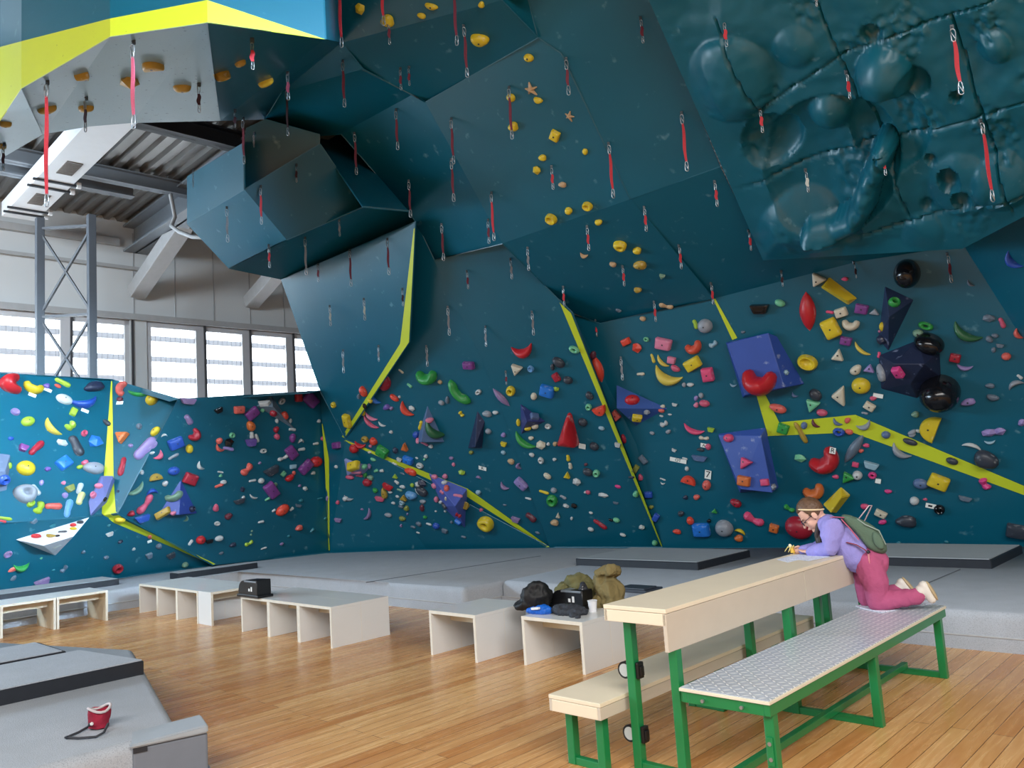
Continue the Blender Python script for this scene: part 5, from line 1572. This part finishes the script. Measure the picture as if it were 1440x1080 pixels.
for i, (u, v, w, h, sh, c, ang, lab) in enumerate(rows):
    hh = hit(u, v)
    if not hh: print('NO WALL', u, v); continue
    d, P, n, nm = hh; s = d / FPX; a = math.radians(ang)
    t1 = RT * math.cos(a) - UP * math.sin(a); t1 = (t1 - n * t1.dot(n)).normalized(); t2 = n.cross(t1)
    if t2.dot(UP * math.cos(a) + RT * math.sin(a)) < 0: t2 = -t2
    wx, wy = w * s, h * s; wz = min(wx, wy) * (1.25 if min(w, h) < 14 else 1.05)
    if c == 'black' and w > 35: wz *= 1.7
    me, zb = hold_mesh(sh, i % 3, c)
    o = bpy.data.objects.new(SH[sh][0], me); COL.objects.link(o)
    # lift the hold along the wall so that its outline, seen at the pixel, is centred on the hold and not on its foot
    off = n - ray(u, v).normalized() * n.dot(ray(u, v).normalized()); lift = (off - n * off.dot(n)) * (wz * .2)
    if n.cross(t1).dot(t2) < 0: t1 = -t1; 
    M = Matrix(((t1.x * wx, t2.x * wy, n.x * wz, 0), (t1.y * wx, t2.y * wy, n.y * wz, 0), (t1.z * wx, t2.z * wy, n.z * wz, 0), (0, 0, 0, 1)))
    o.matrix_world = Matrix.Translation(P - n * .006) @ M
    tag(o, lab, 'climbing hold', hgroup(u, v))
    if zb and w * h > 150 and c not in ('black', 'charcoal'):
        b_ = bpy.data.objects.new('bolt', bolt_me); COL.objects.link(b_); b_.parent = o
        k = .022; b_.matrix_basis = Matrix.Translation((0, 0, zb - .02)) @ Matrix.Diagonal((k / wx, k / wy, .05, 1))
# route tags: small cards with a printed mark beside some holds
cardm = mat('route_card', (232, 234, 228), .6, var=.03); ink = mat('card_ink', (40, 44, 52), .7)
TAGS = [(45, 556, 10, 5, 'card under the yellow bean-shaped jug', None), (67, 549, 10, 5, 'card under the small violet hold by the yellow bean jug', None), (119, 578, 10, 5, 'card under the big blue crescent hold', None), (169, 567, 10, 5, 'card under the coral hook hold', None),
        (80, 768, 10, 5, 'grey card under the white shelf volume', None), (210, 761, 6, 4, 'card on the stripe under the small coral hold', None), (679, 658, 12, 6, 'card high on the middle panel marked with an R', 'R'), (819, 627, 10, 8, 'pale green card beside the tall red cone hold', None), (954, 647, 24, 6, 'long card with dark print on the back wall', 'OT'),
        (990, 626, 9, 6, 'card marked A above the small charcoal hold', 'A'), (996, 667, 9, 13, 'white number seven card above the coral dome hold', '7'), (1174, 628, 8, 9, 'white slanting card on the big red kidney jug', 'Q'), (1235, 556, 13, 6, 'card above the cream block beside the dark volume', None), (1235, 676, 7, 7, 'square white card below the magenta ring hold', None), (1309, 711, 13, 7, 'white card with a black bar beside the black ring hold', '-')]
for u, v, w, h, lab, txt in TAGS:
    d, P, n, nm = hit(u, v); s = d / FPX; t1 = RT - n * RT.dot(n); t1.normalize(); t2 = n.cross(t1)
    if t2.dot(UP) < 0: t2 = -t2
    bm = bmesh.new(); lift = .012 if txt != 'Q' else .16
    r_ = empty('route_card', P); tag(r_, lab, 'card', 'route cards on the climbing walls')
    box(bm, P + n * lift - t1 * w * s / 2 - t2 * h * s / 2, t1 * w * s, t2 * h * s, n * .004); child(bm, 'card', cardm, r_)
    if txt == '-':
        bm = bmesh.new(); box(bm, P + n * (lift + .004) - t1 * w * s * .25 - t2 * h * s * .2, t1 * w * s * .4, t2 * h * s * .4, n * .002); child(bm, 'print', ink, r_)
    elif txt:
        cu = bpy.data.curves.new('print', 'FONT'); cu.body = 'R' if txt == 'Q' else txt; cu.size = h * s * 1.05; cu.align_x = 'CENTER'; cu.align_y = 'CENTER'; cu.extrude = .001; cu.materials.append(ink)
        tmp = bpy.data.objects.new('print', cu); COL.objects.link(tmp); bpy.context.view_layer.update(); me = bpy.data.meshes.new_from_object(tmp); bpy.data.objects.remove(tmp); bpy.data.curves.remove(cu)
        o = bpy.data.objects.new('print', me); COL.objects.link(o); o.parent = r_
        o.matrix_basis = Matrix(((t1.x, t2.x, n.x, n.x * (lift + .006)), (t1.y, t2.y, n.y, n.y * (lift + .006)), (t1.z, t2.z, n.z, n.z * (lift + .006)), (0, 0, 0, 1)))
# ------------------------------------------------------------------ quickdraws
QD = """62 112 290 red N2
185 55 180 rose N2
350 52 97 red N2
119 135 185 dark N2
279 115 158 dark N2
213 178 232 dark N2
96 190 253 dark N2
4 200 240 dark N2
469 -30 66 red T1
400 100 140 maroon T1
405 125 190 dark T1
327 153 178 dark N2
338 165 230 maroon N2
358 190 206 chain AR
314 216 230 chain AR
276 242 262 chain AR
322 292 340 grey AR
365 265 315 red AR
415 235 256 dark AR
476 308 332 grey AR
381 345 376 red AR
428 333 386 grey AR
539 -30 35 red T1
549 30 62 maroon T1
640 -20 63 maroon T1
654 35 108 maroon T1
484 85 150 maroon T1
564 95 126 maroon T1
576 93 120 maroon T1
560 155 210 maroon T3
502 188 245 maroon T3
637 168 230 maroon T3
638 225 283 maroon T3
578 255 305 maroon T3
798 84 133 maroon T3
903 27 60 maroon T3
718 124 195 maroon T3
693 272 338 red T3
689 310 342 maroon T3
858 203 278 red T3
778 235 266 red T3
960 160 240 red T3
907 291 325 red U
827 318 352 red U
743 348 380 grey U
956 345 378 red U
877 374 402 red U
793 403 430 red U
921 424 452 red U
1006 255 290 red U
1054 324 352 red U
1001 398 428 red U
1166 343 380 red U
1099 381 400 dark U
1203 372 390 dark U
1281 327 366 red R1
1024 24 65 red R1
1074 147 186 red R1
1196 96 139 red R1
1344 32 132 red R1
1138 234 270 white R1
1246 207 246 red R1
1385 164 283 red R1
1151 -26 8 grey R1
1334 360 397 maroon B
839 450 473 red B
875 505 534 grey B
624 316 366 maroon M
548 338 386 maroon M
495 353 402 maroon M
446 370 396 maroon M
515 422 450 white M
467 432 458 white M
569 408 430 dark M
632 433 471 grey M
684 461 487 grey M
750 440 471 grey M
720 366 392 grey M
659 383 406 maroon M
602 488 515 grey M
485 494 524 grey M
535 488 508 grey M
713 524 541 maroon M"""
slm = {'red': mat('sling_red', (184, 44, 56), .7, var=.2, scale=40), 'rose': mat('sling_rose', (196, 92, 120), .7, var=.2, scale=40), 'maroon': mat('sling_maroon', (110, 40, 58), .75, var=.2, scale=40), 'dark': mat('sling_dark', (56, 30, 40), .75, var=.3, scale=40),
       'grey': mat('sling_grey', (120, 122, 128), .7), 'white': mat('sling_white', (200, 206, 200), .7), 'chain': mat('chain_steel', (190, 194, 198), .35, .8)}
alum = mat('carabiner_alloy', (165, 170, 175), .35, .85); hang_m = mat('hanger_dark', (84, 92, 98), .5, .5)
def biner_mesh():
    bm = bmesh.new(); pts = [(-.5, .8, 0), (-.3, 1, 0), (.15, 1, 0), (.42, .78, 0), (.5, .3, 0), (.36, -.6, 0), (.2, -.95, 0), (-.2, -1, 0), (-.45, -.7, 0), (-.5, 0, 0), (-.5, .8, 0)]
    tube(bm, [V3((x * .035, 0, y * .055)) for x, y, z in pts], .0055, 7, cap=False)
    tube(bm, [V3((-.0175, 0, .04)), V3((.0125, 0, -.034))], .0045, 6)
    me = bpy.data.meshes.new('carabiner'); bmesh.ops.recalc_face_normals(bm, faces=bm.faces); bm.to_mesh(me); bm.free(); me.materials.append(alum)
    for p in me.polygons: p.use_smooth = True
    return me
def sling_mesh(col):
    bm = bmesh.new(); n = 12; prev = None
    for k in range(n + 1):
        t = k / n; w = .010 + .006 * math.sin(math.pi * t); y = .0035; z = -t; x = .004 * math.sin(t * 7)
        ring = [bm.verts.new((x + a * w, b * y, z)) for a, b in ((-1, -1), (1, -1), (1, 1), (-1, 1))]
        if prev:
            for i in range(4): bm.faces.new((prev[i], prev[(i + 1) % 4], ring[(i + 1) % 4], ring[i]))
        else: bm.faces.new(ring[::-1])
        prev = ring
    bm.faces.new(prev); bmesh.ops.recalc_face_normals(bm, faces=bm.faces); me = bpy.data.meshes.new('sling'); bm.to_mesh(me); bm.free(); me.materials.append(slm[col]); return me
def chain_mesh():
    bm = bmesh.new()
    for k in range(4):
        f = k % 2; pts = [V3(((math.cos(a) * .010) * (1 - f), math.cos(a) * .010 * f, -.14 - .26 * k + math.sin(a) * .16)) for a in [2 * math.pi * j / 12 for j in range(13)]]
        tube(bm, pts, .004, 6, cap=False)
    bmesh.ops.recalc_face_normals(bm, faces=bm.faces); me = bpy.data.meshes.new('chain'); bm.to_mesh(me); bm.free(); me.materials.append(slm['chain']); return me
BIN = biner_mesh(); SLG = {k: sling_mesh(k) for k in slm if k != 'chain'}; CHN = chain_mesh()
hb = bmesh.new(); box(hb, V3((-.018, -.004, -.02)), V3((.036, 0, 0)), V3((0, .012, 0)), V3((0, 0, .05)), .003); cyl(hb, V3((0, -.004, .008)), V3((0, -.016, .008)), .009, seg=8); HNG = bpy.data.meshes.new('hanger'); hb.to_mesh(HNG); hb.free(); HNG.materials.append(hang_m)
PLACE = dict(N2='under the pale overhang beside the lime band', T1='from the highest teal overhang', AR='from the boxed wall arm', T3='from the big middle teal overhang', U='from the lower steep dark overhang', R1='from the sculpted rock-textured panel', B='on the back wall below the overhangs', M='on the upper middle and corner panels')
qrows = []
for ln in QD.splitlines():
    u, v, v2, c, g = ln.split(); qrows.append([float(u), float(v), float(v2), c, g])
qn = {}
for q in qrows:
    q.append('long ' if q[2] - q[1] > 62 else 'short ' if q[2] - q[1] < 30 else ''); qn.setdefault((q[5], q[3], q[4]), []).append(q)
for k, lst in qn.items():
    lst.sort(key=lambda q: q[0])
    for i, q in enumerate(lst):
        cn = {'dark': 'black', 'chain': 'steel chain', 'rose': 'pink'}.get(k[1], k[1]); noun = 'draw' if k[1] == 'chain' else 'quickdraw'
        q.append((f'{k[0]}{cn} {noun} hanging ' + PLACE[k[2]]) if len(lst) == 1 else f'{["first", "second", "third", "fourth", "fifth", "sixth", "seventh", "eighth", "ninth", "tenth", "eleventh"][i]} {k[0]}{cn} {noun} from the left hanging ' + PLACE[k[2]])
for u, v, v2, c, g, lw, lab in qrows:
    hh = hit(u, v)
    if not hh: print('QD NO WALL', u, v); continue
    d, P, n, nm = hh; P = P + n * (.05 if nm != 'rock' else .10)
    lo_, hi_ = .05, 3.0
    for _ in range(40):
        m_ = (lo_ + hi_) / 2
        if proj(P - Z * m_)[1] < v2: lo_ = m_
        else: hi_ = m_
    L_ = max(.16, lo_); r_ = empty('quickdraw', P); r_.rotation_euler.z = random.uniform(-.5, .5)
    def put(name, me, M):
        o = bpy.data.objects.new(name, me); COL.objects.link(o); o.parent = r_; o.matrix_basis = M; return o
    put('hanger', HNG, Matrix.Translation((0, .012, .03)) @ Matrix.Scale(.85, 4))
    if c == 'chain': put('chain', CHN, Matrix.Diagonal((1, 1, L_, 1)))
    else:
        k = min(1.0, L_ / .34)
        put('carabiner', BIN, Matrix.Translation((0, 0, -.045 * k)) @ Matrix.Scale(k, 4))
        z0 = .09 * k; sl = L_ - z0 - .10 * k
        put('sling', SLG[c], Matrix.Translation((0, 0, -z0)) @ Matrix.Diagonal((1.05, 1.3, sl, 1)))
        put('carabiner', BIN, Matrix.Translation((0, 0, -L_ + .05 * k)) @ Matrix.Rotation(math.pi, 4, 'Y') @ Matrix.Scale(k, 4))
    tag(r_, lab, 'quickdraw', 'quickdraws hanging from the climbing walls')
# ------------------------------------------------------------------ the kneeling girl
FY = math.radians(-68); GF = V3((math.sin(FY), math.cos(FY), 0)); GL = V3((-GF.y, GF.x, 0))
if GL.dot(CAM - V3((2.4, 5.8, 1))) < 0: GL = -GL
K0 = Pz(1238, 858, SEATZ)
def G(u, v, l): return Pn(u, v, K0 + GL * (l - .08), GL)
def rest(u, v, l, z):
    """like G but no lower than z"""
    p = G(u, v, l); p.z = max(p.z, z); return p
gr = empty('person', V3((K0.x, K0.y, SEATZ))); tag(gr, 'girl in lilac sweatshirt and pink trousers kneeling on the steel bench, reading over a banana', 'person')
M_skin = mat('skin', (226, 178, 158), .5, var=.06, scale=12); M_hair = mat('brown_hair', (98, 72, 52), .5, var=.55, scale=60, bump=.3, bscale=70)
M_lil = mat('lilac_fleece', (152, 146, 216), .9, var=.08, scale=9, bump=.25, bscale=120); M_pink = mat('pink_trousers', (178, 84, 124), .9, var=.10, scale=8, bump=.2, bscale=60)
HP = math.radians(36); fh = GF * math.cos(HP) - Z * math.sin(HP); uh = Z * math.cos(HP) + GF * math.sin(HP)
HC = G(1141, 722, 0); HM_ = Matrix((GL, fh, uh)).transposed()
def Hd(l, f, u): return HC + GL * l + fh * f + uh * u
neck0 = G(1162, 737, 0)
TT = .86
elb_n = rest(1167, 776, .13, TT + .050); wr_n = rest(1143, 779, .07, TT + .030); elb_f = rest(1157, 771, -.12, TT + .045); wr_f = rest(1131, 777, -.05, TT + .032)
sh_n = G(1171, 742, .115); sh_f = G(1163, 741, -.115)
hip_n, hip_f = G(1229, 796, .07), G(1222, 795, -.07)
kn_n = rest(1234, 850, .08, SEATZ + .055); kn_f = rest(1219, 846, -.09, SEATZ + .055); an_n = rest(1290, 838, .08, SEATZ + .045); an_f = rest(1262, 832, -.12, SEATZ + .05)
kn_n.z = SEATZ + .056; kn_f.z = SEATZ + .056
def hand(bm, wrist, dirv, side, pose, sc=.92):
    """palm plus five fingers; dirv = pointing direction, side = towards the thumb, pose = curl per joint"""
    dirv = dirv.normalized(); side = (side - dirv * side.dot(dirv)).normalized(); nrm = dirv.cross(side).normalized()
    if nrm.z > 0: nrm = -nrm
    tube(bm, [wrist - dirv * .02, wrist + dirv * .015 * sc, wrist + dirv * .05 * sc], [.017, .021, .024], 12, flat=.65, up=nrm)
    for k, (off, ln) in enumerate(((.021, .054), (.007, .060), (-.007, .056), (-.020, .044))):
        b = wrist + dirv * .058 * sc + side * off * sc; d = dirv.copy(); pts = [b - dirv * .01]
        for j in range(3):
            d = (Matrix.Rotation(pose * (1 + .12 * k), 3, side if nrm.dot(dirv.cross(side)) > 0 else -side) @ d).normalized(); b = b + d * ln * sc * (.42, .33, .25)[j]; pts.append(b)
        tube(bm, pts, [.0078, .0078, .0072, .0062], 8)
    b = wrist + dirv * .018 * sc + side * .020 * sc; t1 = (dirv * .6 + side * .8 + nrm * .25).normalized(); t2 = (dirv * .95 + side * .15 + nrm * .5).normalized()
    tube(bm, [b - side * .008, b + t1 * .024, b + t1 * .024 + t2 * .024], [.0105, .0095, .0075], 8)
bm = bmesh.new()
ball(bm, Hd(0, -.004, .018), (.073, .090, .095), 3, HM_); ball(bm, Hd(0, .028, -.050), (.056, .058, .064), 3, HM_); ball(bm, Hd(0, .060, -.105), (.024, .022, .020), 2, HM_); ball(bm, Hd(.03, .045, -.05), (.028, .03, .03), 2, HM_); ball(bm, Hd(-.03, .045, -.05), (.028, .03, .03), 2, HM_)
tube(bm, [Hd(0, .082, -.012), Hd(0, .094, -.032), Hd(0, .103, -.048)], [.009, .010, .012], 8)
ball(bm, Hd(0, .085, -.073), (.022, .012, .006), 2, HM_); ball(bm, Hd(0, .083, -.082), (.018, .012, .006), 2, HM_)
for sl in (1, -1): ball(bm, Hd(sl * .076, -.012, -.022), (.010, .020, .030), 2, HM_); ball(bm, Hd(sl * .03, .082, .006), (.020, .008, .006), 2, HM_)
tube(bm, [Hd(0, -.02, -.05), Hd(0, -.04, -.10), neck0], [.045, .043, .05], 14)
tube(bm, [neck0, G(1180, 753, 0), G(1203, 777, 0), G(1222, 790, 0)], [.045, .06, .06, .06], 16)
tube(bm, [neck0, sh_n], [.035, .03], 10); tube(bm, [neck0, sh_f], [.035, .03], 10)
tube(bm, [sh_n, elb_n, wr_n], [.032, .027, .021], 12); tube(bm, [sh_f, elb_f, wr_f], [.032, .027, .021], 12)
tube(bm, [hip_n + GF * .02 - GL * .03, kn_n, an_n], [.045, .035, .028], 12); tube(bm, [hip_f + GF * .02 + GL * .02, kn_f, an_f], [.045, .035, .028], 12)
hdir = (G(1116, 776, -.05) - wr_f); hand(bm, wr_f, hdir, Z * .9 + GL * .3, .62)
hand(bm, wr_n, (G(1128, 779, .03) - wr_n) * V3((1, 1, .2)), -GL, .12)
o = child(bm, 'body', M_skin, gr, 60); remeshed(o, .0042, 3)
# sweatshirt
def garment(name, parts, m, vox=.008, amp=.010, sc=14, seed=0):
    bm = bmesh.new()
    for p, rr, fl in parts: tube(bm, p, rr, 18, flat=fl)
    o = child(bm, name, m, gr, 60); md = o.modifiers.new('remesh', 'REMESH'); md.mode = 'VOXEL'; md.voxel_size = vox; md.use_smooth_shade = True
    sm = o.modifiers.new('smooth', 'SMOOTH'); sm.factor = .5; sm.iterations = 6
    return crumple(o, amp, 1 / .13, (1, 1, .6), seed + len(name), 2)
garment('sweatshirt', [([G(1163, 739, 0), G(1181, 753, 0), G(1199, 774, 0), G(1206, 786, 0), G(1212, 790, 0)], [.078, .128, .134, .124, .10], .9), ([G(1163, 738, 0), sh_n, sh_n * .5 + elb_n * .5 + GL * .01, elb_n, wr_n], [.075, .080, .072, .062, .043], 1), ([G(1163, 738, 0), sh_f, elb_f, wr_f], [.072, .076, .062, .042], 1),
                       ([G(1190, 775, .02), G(1199, 793, .02)], [.09, .055], 1)], M_lil, .007, .009)
garment('trousers', [([G(1213, 782, 0), G(1226, 791, 0)], [.108, .118], 1), ([G(1222, 792, .05), hip_n * .5 + kn_n * .5, kn_n], [.098, .088, .066], 1), ([kn_n, kn_n * .5 + an_n * .5, an_n + (an_n - kn_n) * .02], [.066, .060, .052], 1), ([G(1217, 792, -.05), hip_f * .5 + kn_f * .5, kn_f], [.096, .084, .064], 1), ([kn_f, kn_f * .5 + an_f * .5, an_f], [.064, .058, .050], 1)], M_pink, .007, .008)
# hair: cap, side strands and ponytail
bm = bmesh.new(); ball(bm, Hd(0, -.008, .024), (.081, .095, .100), 4, HM_)
dl = [v for v in bm.verts if ((v.co - HC).dot(fh) > .030 + .28 * ((v.co - HC).dot(uh) - .02) ** 1 and (v.co - HC).dot(uh) < .058) or (v.co - HC).dot(uh) < -.055 - .35 * (v.co - HC).dot(fh)]
bmesh.ops.delete(bm, geom=dl, context='VERTS'); rough_up(bm, .004, 40, 2)
hair = child(bm, 'hair', M_hair, gr, 60); sd = hair.modifiers.new('thickness', 'SOLIDIFY'); sd.thickness = .012; sd.offset = -1
bm = bmesh.new(); ball(bm, G(1143, 709, 0), (.05, .055, .035), 3); tube(bm, [G(1155, 733, -.02), G(1153, 748, .01), G(1153, 762, .05), G(1158, 773, .07)], [.026, .030, .028, .012], 12); tube(bm, [G(1150, 738, .055), G(1149, 752, .04), G(1151, 768, .05)], [.014, .020, .010], 10); rough_up(bm, .006, 45, 5)
child(bm, 'ponytail', mat('dark_hair', (52, 40, 36), .5, var=.3, scale=40), gr, 60)
bm = bmesh.new(); hb_c = G(1139.5, 716, 0); pts = [hb_c + GF * math.cos(a) * .092 + GL * math.sin(a) * .083 + Z * .004 * math.cos(a) for a in [2 * math.pi * k / 36 for k in range(37)]]
tube(bm, pts, .006, 8, cap=False); child(bm, 'headband', mat('cream_band', (236, 214, 172), .6), gr, 60)
bm = bmesh.new()
for sl in (1, -1):
    c = Hd(sl * .030, .094, -.020); tube(bm, [c + GL * math.cos(a) * .023 + uh * math.sin(a) * .019 for a in [2 * math.pi * k / 20 for k in range(21)]], .0028, 6, cap=False)
    tube(bm, [c + GL * sl * .023, Hd(sl * .076, .06, -.014), Hd(sl * .078, -.012, -.008)], .0025, 6)
tube(bm, [Hd(.008, .098, -.018), Hd(-.008, .098, -.018)], .0025, 6); child(bm, 'glasses', mat('dark_frame', (46, 44, 60), .3), gr, 60)
for sl in (1, -1):
    bm = bmesh.new(); ball(bm, Hd(sl * .030, .076, -.021), (.014, .008, .006), 2, HM_); child(bm, 'eye', mat('eye_dark', (70, 52, 46), .3), gr, 60)
    bm = bmesh.new(); tube(bm, [Hd(sl * .014, .086, .004), Hd(sl * .032, .085, .009), Hd(sl * .050, .074, .004)], .0032, 6); child(bm, 'eyebrow', M_hair, gr, 60)
bm = bmesh.new(); ball(bm, Hd(0, .0935, -.077), (.016, .006, .006), 2, HM_); child(bm, 'lips', mat('lip_rose', (196, 112, 112), .45), gr, 60)
M_shoe = mat('white_trainer', (224, 220, 212), .6, var=.06, scale=20); M_sole = mat('tan_sole', (188, 168, 132), .6, var=.12, scale=14)
def shoe(an, heel, toe):
    ax = (toe - heel).normalized(); out = (an - (heel + toe) / 2); out = -(out - ax * out.dot(ax)).normalized()
    bm = bmesh.new(); tube(bm, [heel, heel * .5 + toe * .5, toe], [.036, .038, .032], 14); tube(bm, [an - (heel - an) * .1, heel * .55 + an * .45, heel * .8 + toe * .2], [.040, .040, .034], 12)
    s = child(bm, 'shoe', M_shoe, gr, 60); remeshed(s, .006, 2)
    bm = bmesh.new(); ball(bm, (heel + toe) / 2 + out * .030, (.040, .072, .014), 3, Matrix((ax.cross(out), ax, out)).transposed()); child(bm, 'shoe_sole', M_sole, gr, 60)
    bm = bmesh.new()
    for k in range(3): 
        c = heel * (.62 - .16 * k) + toe * (.38 + .16 * k) - out * .034; tube(bm, [c + GL * .022, c - GL * .022], .004, 6)
    child(bm, 'laces', mat('lace_white', (236, 236, 232), .8), gr, 60)
shoe(an_n, rest(1299, 824, .08, .5), rest(1310, 842, .08, SEATZ + .034)); shoe(an_f, G(1268, 820, -.12), rest(1279, 833, -.12, SEATZ + .034))
# banana in the hand
bn_ = empty('banana', G(1114, 781, -.05)); tag(bn_, 'half peeled banana held in the girl\'s hand above the papers', 'banana')
bm = bmesh.new(); tube(bm, [rest(1116, 784, -.05, TT + .012), G(1115, 777, -.05), G(1113, 771, -.05)], [.013, .016, .015], 12); child(bm, 'peel', mat('banana_peel', (226, 186, 70), .5, var=.1), bn_, 60)
bm = bmesh.new(); tube(bm, [G(1113, 772, -.05), G(1111, 767, -.05)], [.0135, .012], 12); child(bm, 'flesh', mat('banana_flesh', (240, 230, 196), .6), bn_, 60)
for e1_, e2_, l in (((1108, 769), (1104, 775), -.04), ((1116, 767), (1118, 773), -.06), ((1112, 768), (1109, 776), -.02)):
    bm = bmesh.new(); tube(bm, [G(1113, 771, -.05), G(*e1_, l), G(*e2_, l)], [.009, .009, .005], 8, flat=.5); child(bm, 'peel_flap', mat('banana_peel_pale', (236, 216, 132), .5), bn_, 60)
# backpack on her back
bkp = [(1180, 724), (1190, 722), (1206, 728), (1222, 735), (1237, 745), (1249, 770), (1247, 777), (1240, 781), (1222, 775), (1213, 763), (1202, 748), (1187, 735)]
bc_ = G(1216, 752, 0); bk = empty('backpack', bc_); tag(bk, 'green backpack with pink straps worn on the kneeling girl\'s back', 'backpack')
M_pack = mat('sage_canvas', (92, 116, 98), .85, var=.12, scale=10, bump=.25, bscale=90); M_strap = mat('pink_webbing', (206, 104, 128), .75, var=.12, scale=30); M_strap2 = mat('pale_strap', (226, 196, 204), .7)
bm = bmesh.new(); n = len(bkp); rings = []
cu = sum(p[0] for p in bkp) / n; cv = sum(p[1] for p in bkp) / n
for l, s in ((-.15, .70), (-.135, .90), (-.09, 1), (.05, 1), (.10, .92), (.12, .72)): rings.append([bm.verts.new(G(cu + (u - cu) * s, cv + (v - cv) * s, l)) for u, v in bkp])
for a_, b_ in zip(rings, rings[1:]):
    for k in range(n): bm.faces.new((a_[k], a_[(k + 1) % n], b_[(k + 1) % n], b_[k]))
bm.faces.new(rings[0][::-1]); bm.faces.new(rings[-1]); o = child(bm, 'pack_body', M_pack, bk, 60); ss = o.modifiers.new('round', 'SUBSURF'); ss.levels = ss.render_levels = 2
bm = bmesh.new(); fp = [(1224, 742), (1240, 752), (1247, 772), (1238, 776), (1226, 765)]; rings = []
cu2, cv2 = sum(p[0] for p in fp) / 5, sum(p[1] for p in fp) / 5
for l, s in ((.08, 1), (.125, .95), (.14, .7)): rings.append([bm.verts.new(G(cu2 + (u - cu2) * s, cv2 + (v - cv2) * s, l)) for u, v in fp])
for a_, b_ in zip(rings, rings[1:]):
    for k in range(5): bm.faces.new((a_[k], a_[(k + 1) % 5], b_[(k + 1) % 5], b_[k]))
bm.faces.new(rings[0][::-1]); bm.faces.new(rings[-1]); o = child(bm, 'pocket', M_pack, bk, 60); ss = o.modifiers.new('round', 'SUBSURF'); ss.levels = ss.render_levels = 2
bm = bmesh.new(); tube(bm, [G(1206, 730, .10), G(1217, 738, .125), G(1236, 746, .12), G(1245, 765, .115)], .005, 6); child(bm, 'zip', mat('zip_pale', (150, 166, 156), .6), bk, 60)
bm = bmesh.new(); tube(bm, [G(1208, 729, .03), G(1222, 711, .03), G(1226, 711, 0), G(1216, 732, -.02)], [.008] * 4, 8, flat=.5); child(bm, 'grab_handle', M_strap2, bk, 60)
bm = bmesh.new(); tube(bm, [G(1187, 728, .09), G(1172, 727, .12), G(1162, 730, .10), G(1166, 748, .13)], [.012] * 4, 8, flat=.4); tube(bm, [G(1184, 731, .14), G(1196, 744, .15), G(1207, 758, .14)], [.010] * 3, 8, flat=.4); child(bm, 'shoulder_strap', M_strap, bk, 60)
bm = bmesh.new(); tube(bm, [G(1192, 763, .135), G(1204, 766, .15), G(1216, 773, .14), G(1221, 778, .13)], [.011] * 4, 8, flat=.4); child(bm, 'waist_strap', mat('strap_brown_pink', (150, 72, 84), .75), bk, 60)
bm = bmesh.new(); tube(bm, [G(1221, 777, .13), G(1222, 790, .135), G(1224, 816, .13)], [.012, .014, .006], 8, flat=.35); child(bm, 'strap_tail', mat('peach_webbing', (232, 150, 150), .75), bk, 60)
bm = bmesh.new(); ball(bm, G(1221, 776, .145), (.016, .012, .014), 1); child(bm, 'buckle', M_black, bk)
# pale sheet she kneels on
bm = bmesh.new(); prism(bm, [xy(Pz(u, v, SEATZ)) for u, v in ((1203, 853), (1225, 848), (1308, 845), (1312, 849), (1240, 862), (1212, 856))], SEATZ + .001, SEATZ + .006); tag(finish(bm, 'paper_sheet', mat('paper', (226, 230, 244), .8)), 'crumpled pale sheet under the girl\'s knees on the steel bench', 'paper', 'papers on the long table')
# ------------------------------------------------------------------ light
w = bpy.data.worlds.new('world'); SC.world = w; w.use_nodes = True
bg = w.node_tree.nodes['Background']; bg.inputs[0].default_value = (.90, .95, 1, 1); bg.inputs[1].default_value = WORLD
def area(name, loc, target, sx, sy, power, col=(1, 1, 1)):
    l = bpy.data.lights.new(name, 'AREA'); l.shape = 'RECTANGLE'; l.size = sx; l.size_y = sy; l.energy = power; l.color = col
    o = bpy.data.objects.new(name, l); COL.objects.link(o); o.location = loc; o.rotation_euler = (V3(target) - V3(loc)).to_track_quat('-Z', 'Y').to_euler(); return o
p = W(3, 4.35, -.7); area('window_daylight_a', p, p + WB * 3 - Z * .2, 16, 3.2, LWIN, (.84, .93, 1))
p = W(-10, 4.4, .2); area('window_daylight_b', p, p + WB * 3 + Z * .25, 13, 2.2, LWINB, (.64, .83, 1))
area('high_windows', (3, -7, 7.2), (0, 8, 2.2), 14, 3, LHIGH, (.86, .94, 1))
area('added_hall_fill', (-9.5, 5, 7.0), (-7, 15, 4.6), 4, 2.5, LHALL, (.80, .91, 1)).data.spread = math.radians(95)  # unseen fill light added to brighten the hall, window wall and arm
area('added_side_wall_spot', (9, -1, 7.0), (-8, 11.6, 2.7), 4, 2, LRIGHT, (.56, .79, 1)).data.spread = math.radians(20)  # unseen narrow beam added to brighten the left wall panels alone
area('roof_lamps', (0, -2.8, 7.5), (0, -.6, 0), 15, 7, LROOF, (1, .97, .93))
SC.view_settings.view_transform = 'Standard'; SC.view_settings.look = 'None'; SC.view_settings.gamma = 1; SC.view_settings.use_curve_mapping = False
SC.view_settings.exposure = EXPO
SC.cycles.use_denoising = True
SC.cycles.max_bounces = 6; SC.cycles.diffuse_bounces = 3; SC.cycles.glossy_bounces = 3; SC.cycles.transmission_bounces = 4; SC.cycles.sample_clamp_indirect = 4
